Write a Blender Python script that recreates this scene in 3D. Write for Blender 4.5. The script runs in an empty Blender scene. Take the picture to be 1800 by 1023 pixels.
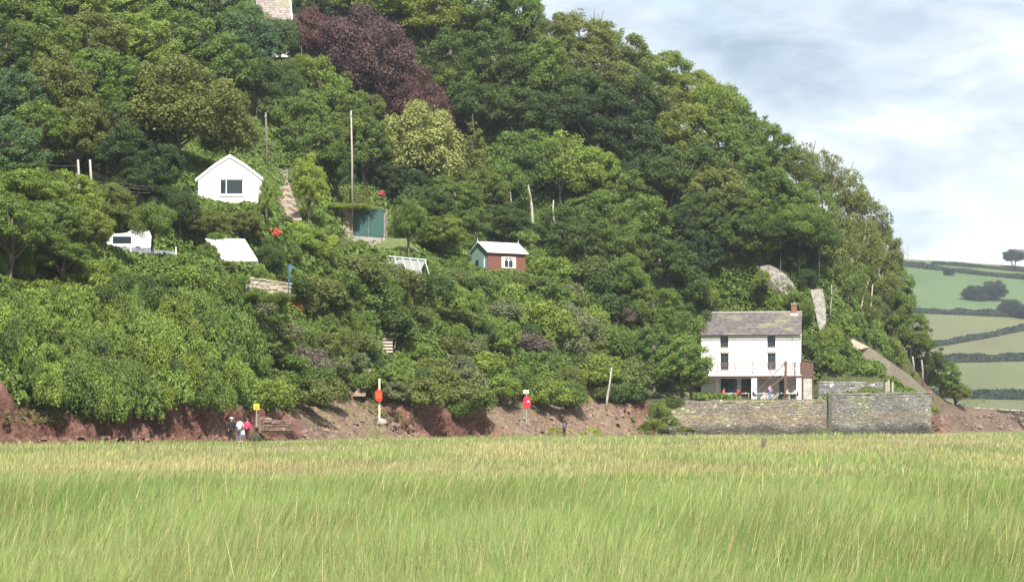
import bpy, bmesh, math, random
import numpy as np
from mathutils import Vector, Matrix
rad = math.radians
sc = bpy.context.scene
COL = sc.collection

# ---------------------------------------------------------------- camera, sky, sun, exposure
F = 4500.0            # focal length in photograph pixels (photograph 1800 wide)
EYE = 1.6
HORIZON = 738.0
cam_d = bpy.data.cameras.new("camera")
cam_d.sensor_width = 36.0
cam_d.lens = F / 1800.0 * 36.0
cam_d.shift_y = (HORIZON - 511.5) / 1800.0
cam_d.clip_start = 0.5
cam_d.clip_end = 12000.0
cam = bpy.data.objects.new("camera", cam_d)
COL.objects.link(cam)
cam.location = (0, 0, EYE)
cam.rotation_euler = (rad(90), 0, 0)
sc.camera = cam

SUN_AZ = -8.0         # degrees to the left of straight behind the camera
SUN_EL = 48.0
world = bpy.data.worlds.new("World")
sc.world = world
world.use_nodes = True
wn, wl = world.node_tree.nodes, world.node_tree.links
wn.clear()
def wnode(t, **k):
    n = wn.new(t)
    for a, b in k.items(): setattr(n, a, b)
    return n
wout = wnode('ShaderNodeOutputWorld')
sky = wnode('ShaderNodeTexSky', sky_type='NISHITA', sun_disc=False,
            sun_elevation=rad(SUN_EL), sun_rotation=rad(180 + SUN_AZ), air_density=1.0, dust_density=1.0)
bg_sky = wnode('ShaderNodeBackground'); bg_sky.inputs[1].default_value = 0.115
wl.new(sky.outputs[0], bg_sky.inputs[0])
tc = wnode('ShaderNodeTexCoord')
mp = wnode('ShaderNodeMapping'); mp.inputs['Scale'].default_value = (5.6, 5.6, 15.0); mp.inputs['Location'].default_value = (9.1, 0.0, -0.57)
wl.new(tc.outputs['Generated'], mp.inputs[0])
nw = wnode('ShaderNodeTexNoise'); nw.inputs['Scale'].default_value = 2.0; nw.inputs['Detail'].default_value = 3
wl.new(mp.outputs[0], nw.inputs['Vector'])
wv = wnode('ShaderNodeVectorMath', operation='MULTIPLY_ADD'); wv.inputs[1].default_value = (0.35, 0.35, 0.35)
wl.new(nw.outputs['Color'], wv.inputs[0]); wl.new(mp.outputs[0], wv.inputs[2])
n1 = wnode('ShaderNodeTexNoise'); n1.inputs['Scale'].default_value = 1.5; n1.inputs['Detail'].default_value = 9; n1.inputs['Roughness'].default_value = 0.56
wl.new(wv.outputs[0], n1.inputs['Vector'])
mp2 = wnode('ShaderNodeMapping'); mp2.inputs['Scale'].default_value = (9.0, 9.0, 24.0); mp2.inputs['Location'].default_value = (2.3, 0.0, 1.7)
wl.new(tc.outputs['Generated'], mp2.inputs[0])
n2 = wnode('ShaderNodeTexNoise'); n2.inputs['Scale'].default_value = 1.6; n2.inputs['Detail'].default_value = 8; n2.inputs['Roughness'].default_value = 0.55
wl.new(mp2.outputs[0], n2.inputs['Vector'])
cr = wnode('ShaderNodeValToRGB')       # cloud colour: blue-grey undersides to sunlit white
cr.color_ramp.elements[0].position = 0.36; cr.color_ramp.elements[0].color = (0.34, 0.43, 0.53, 1)
cr.color_ramp.elements[1].position = 0.66; cr.color_ramp.elements[1].color = (1.0, 1.0, 1.0, 1)
e = cr.color_ramp.elements.new(0.50); e.color = (0.60, 0.675, 0.75, 1)
wl.new(n1.outputs['Fac'], cr.inputs[0])
bg_cl = wnode('ShaderNodeBackground'); bg_cl.inputs[1].default_value = 0.63
wl.new(cr.outputs[0], bg_cl.inputs[0])
mr = wnode('ShaderNodeMapRange'); mr.inputs['From Min'].default_value = 0.30; mr.inputs['From Max'].default_value = 0.44
mr.inputs['To Min'].default_value = 0.72; mr.inputs['To Max'].default_value = 0.97
wl.new(n2.outputs['Fac'], mr.inputs['Value'])
wmix = wnode('ShaderNodeMixShader')
wl.new(mr.outputs[0], wmix.inputs[0]); wl.new(bg_sky.outputs[0], wmix.inputs[1]); wl.new(bg_cl.outputs[0], wmix.inputs[2])
wl.new(wmix.outputs[0], wout.inputs[0])

sun_d = bpy.data.lights.new("sun", 'SUN')
sun_d.energy = 4.6; sun_d.angle = rad(0.53); sun_d.color = (1.0, 0.955, 0.87)
sun = bpy.data.objects.new("sun", sun_d); COL.objects.link(sun)
sdir = Vector((-math.sin(rad(SUN_AZ)) * math.cos(rad(SUN_EL)), -math.cos(rad(SUN_AZ)) * math.cos(rad(SUN_EL)), math.sin(rad(SUN_EL))))
sun.location = (-60, -120, 150)
sun.rotation_euler = sdir.to_track_quat('Z', 'Y').to_euler()
sc.view_settings.view_transform = 'Standard'
sc.view_settings.look = 'None'
sc.view_settings.exposure = 1.12
sc.view_settings.gamma = 1.0
sc.view_settings.use_curve_mapping = False
sc.cycles.max_bounces = 6
sc.cycles.diffuse_bounces = 3
sc.cycles.transmission_bounces = 4
sc.cycles.transparent_max_bounces = 4
sc.cycles.use_adaptive_sampling = True

# ---------------------------------------------------------------- helpers
def P(px, py, Y):
    """photograph pixel at depth Y -> world point"""
    return Vector(((px - 900.0) / F * Y, Y, EYE + (HORIZON - py) / F * Y))
def to_px(x, y, z):
    return 900 + x / y * F, HORIZON - (z - EYE) / y * F
def tag(o, label=None, cat=None, group=None, kind=None):
    if label: o['label'] = label
    if cat: o['category'] = cat
    if group: o['group'] = group
    if kind: o['kind'] = kind
    return o
def empty(name, loc, rz=0.0, label=None, cat=None, group=None):
    o = bpy.data.objects.new(name, None)
    o.empty_display_size = 0.3
    COL.objects.link(o)
    o.location = loc; o.rotation_euler = (0, 0, rz)
    return tag(o, label, cat, group)
def link(name, me, parent=None, loc=(0, 0, 0), rot=(0, 0, 0), scale=(1, 1, 1), color=None):
    o = bpy.data.objects.new(name, me)
    COL.objects.link(o)
    if parent: o.parent = parent
    o.location = loc; o.rotation_euler = rot; o.scale = scale
    if color: o.color = (*color, 1)
    return o

class MB:
    """collects shapes, builds ONE mesh"""
    def __init__(s): s.v = []; s.f = []
    def quad(s, a, b, c, d):
        n = len(s.v); s.v += [tuple(a), tuple(b), tuple(c), tuple(d)]; s.f.append((n, n+1, n+2, n+3)); return s
    def poly(s, pts):
        n = len(s.v); s.v += [tuple(p) for p in pts]; s.f.append(tuple(range(n, n+len(pts)))); return s
    def box(s, x0, x1, y0, y1, z0, z1, M=None):
        n = len(s.v)
        c = [(x0,y0,z0),(x1,y0,z0),(x1,y1,z0),(x0,y1,z0),(x0,y0,z1),(x1,y0,z1),(x1,y1,z1),(x0,y1,z1)]
        if M is not None: c = [tuple(M @ Vector(p)) for p in c]
        s.v += c
        s.f += [(n,n+3,n+2,n+1),(n+4,n+5,n+6,n+7),(n,n+1,n+5,n+4),(n+1,n+2,n+6,n+5),(n+2,n+3,n+7,n+6),(n+3,n,n+4,n+7)]
        return s
    def prism(s, prof, y0, y1, axis='y'):
        """profile of (u,z) points extruded along y (or x)"""
        k = len(prof); n = len(s.v)
        if axis == 'y':
            s.v += [(u, y0, z) for u, z in prof] + [(u, y1, z) for u, z in prof]
        else:
            s.v += [(y0, u, z) for u, z in prof] + [(y1, u, z) for u, z in prof]
        s.f.append(tuple(range(n, n+k))); s.f.append(tuple(range(n+2*k-1, n+k-1, -1)))
        for i in range(k):
            j = (i+1) % k
            s.f.append((n+i, n+k+i, n+k+j, n+j))
        return s
    def tube(s, pts, radii, sides=8, cap=True):
        pts = [Vector(p) for p in pts]
        if not hasattr(radii, '__len__'): radii = [radii]*len(pts)
        n = len(s.v); up = Vector((0.3, 0.1, 1)).normalized()
        for i, p in enumerate(pts):
            d = (pts[min(i+1, len(pts)-1)] - pts[max(i-1, 0)]).normalized()
            a = d.cross(up if abs(d.dot(up)) < 0.95 else Vector((1, 0, 0))).normalized(); b = d.cross(a)
            for k in range(sides):
                t = 2*math.pi*k/sides
                s.v.append(tuple(p + (a*math.cos(t) + b*math.sin(t))*radii[i]))
        for i in range(len(pts)-1):
            for k in range(sides):
                k2 = (k+1) % sides
                s.f.append((n+i*sides+k, n+i*sides+k2, n+(i+1)*sides+k2, n+(i+1)*sides+k))
        if cap:
            s.f.append(tuple(n+k for k in range(sides-1, -1, -1)))
            s.f.append(tuple(n+(len(pts)-1)*sides+k for k in range(sides)))
        return s
    def ball(s, c, r, seg=10, ring=6, sq=(1, 1, 1)):
        n = len(s.v)
        for i in range(ring+1):
            th = math.pi*i/ring
            for k in range(seg):
                ph = 2*math.pi*k/seg
                s.v.append((c[0]+r*sq[0]*math.sin(th)*math.cos(ph), c[1]+r*sq[1]*math.sin(th)*math.sin(ph), c[2]+r*sq[2]*math.cos(th)))
        for i in range(ring):
            for k in range(seg):
                k2 = (k+1) % seg
                s.f.append((n+i*seg+k, n+(i+1)*seg+k, n+(i+1)*seg+k2, n+i*seg+k2))
        return s
    def mesh(s, name, mat, smooth=False):
        me = bpy.data.meshes.new(name)
        me.from_pydata(s.v, [], s.f); me.update()
        if mat: me.materials.append(mat)
        bm = bmesh.new(); bm.from_mesh(me)
        bmesh.ops.recalc_face_normals(bm, faces=bm.faces)
        bm.to_mesh(me); bm.free()
        if smooth: me.polygons.foreach_set('use_smooth', [True]*len(me.polygons))
        return me
    def build(s, name, mat, parent=None, smooth=False, **k):
        return link(name, s.mesh(name, mat, smooth), parent, **k)

def np_mesh(name, V, faces, k, mat, face_attr=None, colors=None):
    """V (n,3), faces (m,k) numpy"""
    me = bpy.data.meshes.new(name)
    m = len(faces)
    me.vertices.add(len(V)); me.vertices.foreach_set('co', np.asarray(V, dtype=np.float32).ravel())
    me.loops.add(m*k); me.loops.foreach_set('vertex_index', np.asarray(faces, dtype=np.int32).ravel())
    me.polygons.add(m); me.polygons.foreach_set('loop_start', np.arange(0, m*k, k, dtype=np.int32))
    me.update(calc_edges=True)
    if face_attr is not None:
        a = me.attributes.new('lv', 'FLOAT', 'FACE'); a.data.foreach_set('value', face_attr.astype(np.float32))
    if colors is not None:
        a = me.attributes.new('tint', 'FLOAT_COLOR', 'POINT')
        c = np.ones((len(V), 4), dtype=np.float32); c[:, :3] = colors
        a.data.foreach_set('color', c.ravel())
    if mat: me.materials.append(mat)
    return me

def _hash(ix, iy, seed):
    h = (ix.astype(np.int64)*374761393 + iy.astype(np.int64)*668265263 + seed*1442695041) & 0x7fffffff
    h = ((h ^ (h >> 13)) * 1274126177) & 0x7fffffff
    return ((h ^ (h >> 16)) & 0xffffff) / float(0xffffff)
def vnoise(x, y, seed=0):
    x = np.asarray(x, dtype=float); y = np.asarray(y, dtype=float)
    ix = np.floor(x); iy = np.floor(y); fx = x-ix; fy = y-iy
    fx = fx*fx*(3-2*fx); fy = fy*fy*(3-2*fy)
    a = _hash(ix, iy, seed); b = _hash(ix+1, iy, seed); c = _hash(ix, iy+1, seed); d = _hash(ix+1, iy+1, seed)
    return (a*(1-fx)+b*fx)*(1-fy) + (c*(1-fx)+d*fx)*fy
def fbm(x, y, seed=0, oct=4):
    t = 0; a = 0.5; n = 0
    for i in range(oct):
        t = t + a*vnoise(x*2**i, y*2**i, seed+i*17); n += a; a *= 0.5
    return t/n

# ---------------------------------------------------------------- materials
def newmat(name):
    m = bpy.data.materials.new(name); m.use_nodes = True
    nt = m.node_tree
    b = nt.nodes.get('Principled BSDF')
    return m, nt, b
def N(nt, t, **k):
    n = nt.nodes.new(t)
    for a, b in k.items(): setattr(n, a, b)
    return n
def mat_plain(name, col, rough=0.7, metal=0.0, var=0.12, scale=3.0, bump=0.0, col2=None, spec=0.3, coord='Object'):
    m, nt, b = newmat(name)
    b.inputs['Roughness'].default_value = rough; b.inputs['Metallic'].default_value = metal
    b.inputs['Specular IOR Level'].default_value = spec
    t = N(nt, 'ShaderNodeTexCoord'); n = N(nt, 'ShaderNodeTexNoise'); n.inputs['Scale'].default_value = scale
    n.inputs['Detail'].default_value = 6; n.inputs['Roughness'].default_value = 0.65
    nt.links.new(t.outputs[coord], n.inputs['Vector'])
    r = N(nt, 'ShaderNodeValToRGB')
    c2 = col2 or tuple(c*(1-var*2) for c in col)
    r.color_ramp.elements[0].position = 0.34; r.color_ramp.elements[1].position = 0.66
    r.color_ramp.elements[0].color = (*c2, 1); r.color_ramp.elements[1].color = (*[min(1, c*(1+var*0.5)) for c in col], 1)
    nt.links.new(n.outputs['Fac'], r.inputs[0]); nt.links.new(r.outputs[0], b.inputs['Base Color'])
    if bump:
        bp = N(nt, 'ShaderNodeBump'); bp.inputs['Strength'].default_value = bump; bp.inputs['Distance'].default_value = 0.05
        nt.links.new(n.outputs['Fac'], bp.inputs['Height']); nt.links.new(bp.outputs[0], b.inputs['Normal'])
    return m
def mat_leaf(name):
    """leaf colour = object colour, varied leaf by leaf by the face attribute lv"""
    m, nt, b = newmat(name)
    oi = N(nt, 'ShaderNodeObjectInfo'); at = N(nt, 'ShaderNodeAttribute', attribute_name='lv')
    hs = N(nt, 'ShaderNodeHueSaturation')
    mh = N(nt, 'ShaderNodeMapRange'); mh.inputs['To Min'].default_value = 0.485; mh.inputs['To Max'].default_value = 0.512
    mu = N(nt, 'ShaderNodeMath', operation='FRACT'); mm = N(nt, 'ShaderNodeMath', operation='MULTIPLY'); mm.inputs[1].default_value = 7.31
    nt.links.new(at.outputs['Fac'], mm.inputs[0]); nt.links.new(mm.outputs[0], mu.inputs[0]); nt.links.new(mu.outputs[0], mh.inputs['Value'])
    mv = N(nt, 'ShaderNodeMapRange'); mv.inputs['To Min'].default_value = 0.55; mv.inputs['To Max'].default_value = 1.5
    nt.links.new(at.outputs['Fac'], mv.inputs['Value'])
    nt.links.new(oi.outputs['Color'], hs.inputs['Color']); nt.links.new(mh.outputs[0], hs.inputs['Hue']); nt.links.new(mv.outputs[0], hs.inputs['Value'])
    b.inputs['Roughness'].default_value = 0.55; b.inputs['Specular IOR Level'].default_value = 0.25
    nt.links.new(hs.outputs[0], b.inputs['Base Color'])
    tr = N(nt, 'ShaderNodeBsdfTranslucent'); mx = N(nt, 'ShaderNodeMixShader'); mx.inputs[0].default_value = 0.36
    nt.links.new(hs.outputs[0], tr.inputs[0])
    nt.links.new(b.outputs[0], mx.inputs[1]); nt.links.new(tr.outputs[0], mx.inputs[2])
    nt.links.new(mx.outputs[0], nt.nodes['Material Output'].inputs[0])
    return m
def mat_tint(name, rough=0.8, transl=0.0, noise=0.25, nscale=1.2, bump=0.0):
    """colour from the vertex colour attribute tint (what the thing itself is made of), plus grain"""
    m, nt, b = newmat(name)
    at = N(nt, 'ShaderNodeAttribute', attribute_name='tint')
    t = N(nt, 'ShaderNodeTexCoord'); n = N(nt, 'ShaderNodeTexNoise'); n.inputs['Scale'].default_value = nscale; n.inputs['Detail'].default_value = 8
    n.inputs['Roughness'].default_value = 0.7
    nt.links.new(t.outputs['Object'], n.inputs['Vector'])
    mv = N(nt, 'ShaderNodeMapRange'); mv.inputs['From Min'].default_value = 0.25; mv.inputs['From Max'].default_value = 0.75
    mv.inputs['To Min'].default_value = 1-noise*1.3; mv.inputs['To Max'].default_value = 1+noise
    nt.links.new(n.outputs['Fac'], mv.inputs['Value'])
    vm = N(nt, 'ShaderNodeVectorMath', operation='SCALE')
    nt.links.new(at.outputs['Color'], vm.inputs[0]); nt.links.new(mv.outputs[0], vm.inputs['Scale'])
    nt.links.new(vm.outputs[0], b.inputs['Base Color'])
    b.inputs['Roughness'].default_value = rough; b.inputs['Specular IOR Level'].default_value = 0.2
    if bump:
        bp = N(nt, 'ShaderNodeBump'); bp.inputs['Strength'].default_value = bump; bp.inputs['Distance'].default_value = 0.3
        nt.links.new(n.outputs['Fac'], bp.inputs['Height']); nt.links.new(bp.outputs[0], b.inputs['Normal'])
    if transl:
        tr = N(nt, 'ShaderNodeBsdfTranslucent'); mx = N(nt, 'ShaderNodeMixShader'); mx.inputs[0].default_value = transl
        nt.links.new(vm.outputs[0], tr.inputs[0]); nt.links.new(b.outputs[0], mx.inputs[1]); nt.links.new(tr.outputs[0], mx.inputs[2])
        nt.links.new(mx.outputs[0], nt.nodes['Material Output'].inputs[0])
    return m
def mat_glass(name, col=(0.02, 0.03, 0.035)):
    m, nt, b = newmat(name)
    b.inputs['Base Color'].default_value = (*col, 1); b.inputs['Roughness'].default_value = 0.08
    b.inputs['Specular IOR Level'].default_value = 0.6
    return m
LEAF = mat_leaf('leaf')
BARK = mat_plain('bark', (0.17, 0.14, 0.11), 0.9, var=0.25, scale=4, bump=0.5)
PALEBARK = mat_plain('pale_bark', (0.42, 0.38, 0.31), 0.85, var=0.25, scale=5, bump=0.3)
GRASS = mat_tint('grass_blades', 0.6, 0.22, 0.05, 0.4)
GROUND = mat_tint('ground', 0.95, 0, 0.35, 0.9, 0.6)
ROCK = mat_tint('rock', 0.9, 0, 0.62, 3.2, 1.0)
STONE = mat_tint('rubble_stone', 0.9, 0, 0.28, 3.0, 0.5)
GREYBARK = mat_plain('grey_bark', (0.30, 0.26, 0.21), 0.85, var=0.25, scale=5, bump=0.3)
WHITE = mat_plain('whitewash', (0.80, 0.79, 0.75), 0.85, var=0.09, scale=1.1, bump=0.15)
WHITEP = mat_plain('white_paint', (0.80, 0.80, 0.80), 0.5, var=0.03)
CREAMP = mat_plain('cream_paint', (0.62, 0.58, 0.42), 0.5, var=0.05)
SLATE = mat_tint('slate', 0.65, 0, 0.2, 2.5)
WOODR = mat_plain('red_brown_wood', (0.130, 0.075, 0.060), 0.7, var=0.2, scale=8)
SHEDR = mat_plain('faded_red_boards', (0.190, 0.078, 0.056), 0.75, var=0.15, scale=6)
SAGE = mat_plain('sage_green_paint', (0.20, 0.29, 0.27), 0.6, var=0.08)
GREEND = mat_plain('sea_green_door_paint', (0.040, 0.105, 0.092), 0.5, var=0.15, scale=5)
DARKW = mat_plain('dark_frame', (0.06, 0.05, 0.045), 0.6)
GLASS = mat_glass('window_glass')
METALG = mat_plain('galvanised_metal', (0.42, 0.45, 0.47), 0.45, 0.5, var=0.1)
METALP = mat_plain('pale_roof_sheet', (0.74, 0.74, 0.72), 0.5, 0.0, var=0.14, scale=1.2)
DIRT = mat_plain('trodden_dirt', (0.27, 0.20, 0.145), 0.95, var=0.2, scale=1.5, bump=0.3)
PALEPATH = mat_plain('pale_gravel', (0.36, 0.30, 0.24), 0.95, var=0.15, scale=1.5, bump=0.3)
TARMAC = mat_plain('worn_tarmac', (0.22, 0.20, 0.19), 0.9, var=0.1, scale=2)
LAWN = mat_plain('lawn', (0.10, 0.135, 0.042), 0.9, var=0.2, scale=3, bump=0.4)
WEATHERED = mat_plain('weathered_timber', (0.36, 0.32, 0.26), 0.85, var=0.15, scale=9)
RED = mat_plain('red_plastic', (0.55, 0.035, 0.02), 0.4, var=0.06)
CRIMSON = mat_plain('crimson_plastic', (0.40, 0.025, 0.05), 0.4, var=0.06)
YELLOW = mat_plain('yellow_enamel', (0.75, 0.52, 0.03), 0.45, var=0.05)
BLACK = mat_plain('black_rubber', (0.02, 0.02, 0.02), 0.6)
BRICK = mat_plain('old_brick', (0.24, 0.12, 0.08), 0.9, var=0.25, scale=6)
BLUEP = mat_plain('blue_paint', (0.04, 0.12, 0.28), 0.5)
CONCRETE = mat_plain('concrete', (0.34, 0.31, 0.27), 0.9, var=0.12, scale=4, bump=0.2)

# ---------------------------------------------------------------- shape of the land
# shoreline as (photograph px, depth): the land rises to the left of it, along direction nn
SHORE = np.array([(-110., 60.), (-60., 140.)] + [((p-900)/F*y, y) for p, y in
        [(0, 172), (200, 181), (400, 190), (470, 199), (560, 212), (700, 232), (880, 250), (1050, 262), (1160, 273), (1455, 287), (1637, 303), (1700, 345), (1800, 379)]]
        + [(300., 700.), (900., 1000.)])
dd = np.array([0.4914, 0.8710]); nn = np.array([-0.8710, 0.4914])
SA = SHORE @ dd; SN = SHORE @ nn
def shore_y(px):
    """depth of the shoreline at a photograph column"""
    return np.interp(px, [-200, 0, 200, 400, 470, 560, 700, 880, 1050, 1160, 1455, 1637, 1700, 1800, 2000],
                     [163, 172, 181, 190, 199, 212, 232, 250, 262, 273, 287, 303, 345, 379, 460])
def aofpx(px):
    y = shore_y(px); return ((px-900)/F*y)*dd[0] + y*dd[1]
# along-shore tables (photograph column of the shoreline): cliff height, cliff run, width of terrace above it
TB = [(-300, 4, 1.5, 0), (-40, 5.5, 1.3, 0), (18, 5.0, 1.4, 0), (55, 2.4, 1.6, 0), (120, 2.2, 1.3, 0), (250, 2.6, 1.2, 0), (330, 2.9, 1.2, 0), (420, 2.9, 1.2, 0),
      (470, 2.4, 0.9, 0), (540, 2.2, 2.2, 0), (600, 2.6, 4.5, 0), (690, 2.9, 4.0, 0), (740, 3.2, 1.4, 0), (870, 3.6, 1.4, 0), (900, 3.0, 4.0, 0),
      (960, 3.2, 5.0, 0), (1080, 3.4, 4.6, 0), (1150, 3.2, 2.5, 0.5), (1175, 3.85, 0.4, 2), (1240, 3.9, 0.4, 6), (1455, 3.9, 0.4, 8), (1500, 4.2, 0.4, 5), (1637, 4.3, 0.4, 2.0),
      (1660, 2.6, 2.5, 2.0), (1800, 2.2, 3.0, 3.0), (2000, 2.2, 3.0, 3)]
TBA = np.array([aofpx(t[0]) for t in TB]); TBH = np.array([t[1] for t in TB]); TBR = np.array([t[2] for t in TB]); TBW = np.array([t[3] for t in TB])
CAPX = [-80, -20, 2.5, 14, 25, 32.4, 39.6, 43, 46.7, 49.3, 51.4, 53, 54.8, 57, 59, 61, 64, 68, 80, 300]
CAPH = [64, 60, 54, 49.5, 43.5, 39, 34.5, 32.8, 29.6, 25.6, 21.6, 17, 12.3, 8.6, 6.7, 5, 4.0, 3.4, 3.0, 3.0]
PADS = []
def smooth01(t): t = np.clip(t, 0, 1); return t*t*(3-2*t)
def AS(x, y):
    a = x*dd[0] + y*dd[1]; s = x*nn[0] + y*nn[1] - np.interp(a, SA, SN)
    return a, s
def H(x, y, pads=True):
    x = np.asarray(x, dtype=float); y = np.asarray(y, dtype=float)
    a, s = AS(x, y)
    hc = np.interp(a, TBA, TBH); rc = np.interp(a, TBA, TBR); tw = np.interp(a, TBA, TBW)
    cliff = hc*smooth01(s/rc)**0.8
    u = s - rc - tw
    k = 16 - np.minimum(rc, 3) - 0.35*tw
    up = np.where(u < k, hc + (15-hc)*np.clip(u, 0, None)/k,
         np.interp(u-k, [0, 7, 20, 46, 84, 190], [15, 19, 24, 43, 57, 66]))
    up = up + 13*smooth01((a-268)/34)*smooth01((s-6)/14)
    up = up + 6*smooth01((a-174)/12)*(1-smooth01((a-222)/14))*smooth01((s-4)/10)
    h = np.where(s < 0, np.maximum(-0.4, s*0.5), np.where(u < 0, cliff, up))
    cap = np.interp(x, CAPX, CAPH)
    w = 3.0
    t = np.clip(0.5 + 0.5*(cap-h)/w, 0, 1)
    h = cap*(1-t) + h*t - w*t*(1-t)*np.where(h > 4.5, 1.0, np.clip(h-3.5, 0, 1))
    far = np.clip((y-430)/200, 0, 1)        # land falls away far behind the ridge
    h = h*(1-far) + 3.0*far*np.where(s > 0, 1, 0) + np.where(s <= 0, h*far, 0)
    if pads:
        for (qx, qy, r0, r1, z) in PADS:
            d = np.hypot(x-qx, y-qy)
            w = 1-smooth01((d-r0)/(r1-r0))
            h = h*(1-w) + z*w
    return h
def solve(px, py, hc=0.0, y0=150, y1=430):
    """depth at which the ray through a pixel passes hc metres above the land"""
    Y = np.arange(y0, y1, 0.5)
    x = (px-900)/F*Y; z = EYE + (HORIZON-py)/F*Y
    gap = z - H(x, Y)
    i = np.where((gap <= hc) & (Y > shore_y(px)-2))[0]
    if len(i): return float(Y[i[0]])
    gap = np.where(Y > shore_y(px)+22, gap, 1e3)
    return float(Y[np.argmin(gap)])
def on_land(px, py):
    Y = solve(px, py, 0.0); return Vector(((px-900)/F*Y, Y, float(H((px-900)/F*Y, Y))))
def pad(px, py, Y, r0, r1):
    p = P(px, py, Y); PADS.append((p.x, p.y, r0, r1, p.z)); return p

BOAT = pad(1322, 703.5, 300, 5.5, 9)
for q_ in ((1262, 297.0, 5, 8), (1290, 293, 6, 9), (1345, 294, 6, 9), (1385, 298, 5, 8), (1240, 290, 4, 7)): PADS.append((P(q_[0], 703, q_[1]).x, q_[1], q_[2], q_[3], BOAT.z-0.05))
PADS.append((P(1500, 700, 297).x, 297.0, 3.0, 5.6, 3.85)); PADS.append((P(1590, 700, 297).x, 297.0, 2, 4.5, 4.0))
SHED = pad(875, 488, 285, 2.2, 6)
HOUSE = pad(404, 372, 236, 3.0, 7)
GARAGE = P(640, 418, 260); PADS.append((GARAGE.x, 263.0, 2.6, 5, GARAGE.z)); PADS.append((P(625, 430, 255.5).x, 255.5, 2.6, 5.0, P(625, 449, 256).z)); PADS.append((P(690, 430, 256).x, 256, 2.2, 4.5, P(690, 455, 256).z))
CARAVAN = pad(238, 448, 216, 3.0, 7)
for q_ in (195, 285, 310): PADS.append((P(q_, 450, 215).x, 214.0, 2.5, 5.5, CARAVAN.z-0.9))
LOWROOF = pad(410, 478, 219, 2.0, 6)
TOPHOUSE = P(478, 45, 325)
print('land check', [(round(float(H(p.x, p.y, False)), 1), round(p.z, 1)) for p in (BOAT, SHED, HOUSE, GARAGE, CARAVAN, LOWROOF, TOPHOUSE)])
# ---------------------------------------------------------------- marsh, hillside, far hill
def grid_mesh(name, X, Y, Z, mat, colors):
    n, m = X.shape
    V = np.stack([X, Y, Z], -1).reshape(-1, 3)
    i = np.arange((n-1)*(m-1)); r = i // (m-1); c = i % (m-1); b = r*m + c
    Fc = np.stack([b, b+1, b+m+1, b+m], -1)
    me = np_mesh(name, V, Fc, 4, mat, colors=colors.reshape(-1, 3))
    me.polygons.foreach_set('use_smooth', [True]*len(me.polygons))
    return me
def mixc(a, b, t): t = np.asarray(t)[..., None]; return np.array(a)*(1-t) + np.array(b)*t

# ground sheet: salt marsh running out to the horizon
gx = np.concatenate([np.linspace(-6000, -160, 18), np.linspace(-150, 150, 101), np.linspace(160, 6000, 18)])
gy = np.concatenate([np.linspace(-400, -10, 6), np.linspace(0, 420, 141), np.linspace(430, 9000, 24)])
GX, GY = np.meshgrid(gx, gy)
c = mixc((0.11, 0.13, 0.045), (0.24, 0.21, 0.11), smooth01(fbm(GX*0.15, GY*0.05, 5)*2.2-0.6))
link('marsh_ground', grid_mesh('marsh_ground', GX, GY, np.zeros_like(GX)-0.02, GROUND, c))['kind'] = 'structure'

# the hillside, swept along the shoreline; red sandstone at its foot
aa = np.concatenate([np.arange(40, 120, 4), np.arange(120, 330, 0.45), np.arange(330, 800, 8)])
ss = np.concatenate([np.arange(-1.2, 7.0, 0.22), np.arange(7, 30, 0.7), np.arange(30, 120, 2.2), np.arange(120, 420, 15)])
A, S = np.meshgrid(aa, ss, indexing='ij')
sn = np.interp(A, SA, SN) + S
X = A*dd[0] + sn*nn[0]; Y = A*dd[1] + sn*nn[1]
Z = H(X, Y)
hc = np.interp(A, TBA, TBH); rc = np.interp(A, TBA, TBR)
wall = (A > aofpx(1165)) & (A < aofpx(1640))
face = smooth01((S+0.6)/0.9)*(1-smooth01((S-rc-0.6)/1.2))*np.where(wall, 0, 1)
slant = A + S*0.3 + Z*0.55
gul = 1-np.abs(2*fbm(slant*0.33, Z*0.10, 11, 3)-1)*2.0
dsp = face*(-1.5*np.clip(gul, 0, 1)**2 + 1.1*(fbm(slant*0.9, Z*1.1, 3)-0.5) + 0.7*(fbm(A*1.9, Z*2.4, 8)-0.5) + 0.35*(fbm(A*4.3, Z*5.0, 18)-0.5))
dsp = dsp*(1-0.55*smooth01((rc-2.0)/1.5))
X = X - nn[0]*dsp; Y = Y - nn[1]*dsp
Z = Z + face*np.clip(Z, 0, 1)*0.7*(fbm(A*1.3, S*1.6, 21)-0.5) + (1-face)*np.where(S > 1, 0.5*(fbm(X*0.4, Y*0.4, 31)-0.5), 0)*np.where(wall & (S < 14), 0, 1)
strata = fbm(A*0.25+Z*0.5, Z*3.5, 41)
red = mixc((0.125, 0.056, 0.043), (0.27, 0.145, 0.11), smooth01(strata*1.8-0.4))
tan = mixc((0.155, 0.105, 0.078), (0.27, 0.195, 0.135), fbm(X*0.7, Y*0.5, 51))
soil = mixc((0.055, 0.065, 0.028), (0.10, 0.12, 0.04), fbm(X*0.3, Y*0.3, 61))
flat = smooth01((rc-2.0)/1.5)          # gentle foreshore is paler than the cliff
pale = np.clip(flat*0.85 + 0.35*(fbm(X*0.9, Z*2+Y*.5, 71)-0.4), 0, 1)
rk = red*(1-pale[..., None]) + tan*pale[..., None]
moss = (smooth01((fbm(X*0.5, Y*0.35, 81)-0.60)*9)*flat)
rk = rk*(1-moss[..., None]*0.6) + np.array((0.15, 0.17, 0.05))*moss[..., None]*0.6
C = soil*(1-face[..., None]) + rk*face[..., None]
fs = smooth01((X-54)/5)*(1-smooth01((S-26)/6))                # reddish mud bank beyond the sea wall
mud = mixc((0.13, 0.080, 0.062), (0.22, 0.16, 0.115), fbm(X*0.4, Z*3, 91))
C = C*(1-fs[..., None]) + mud*fs[..., None]
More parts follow.
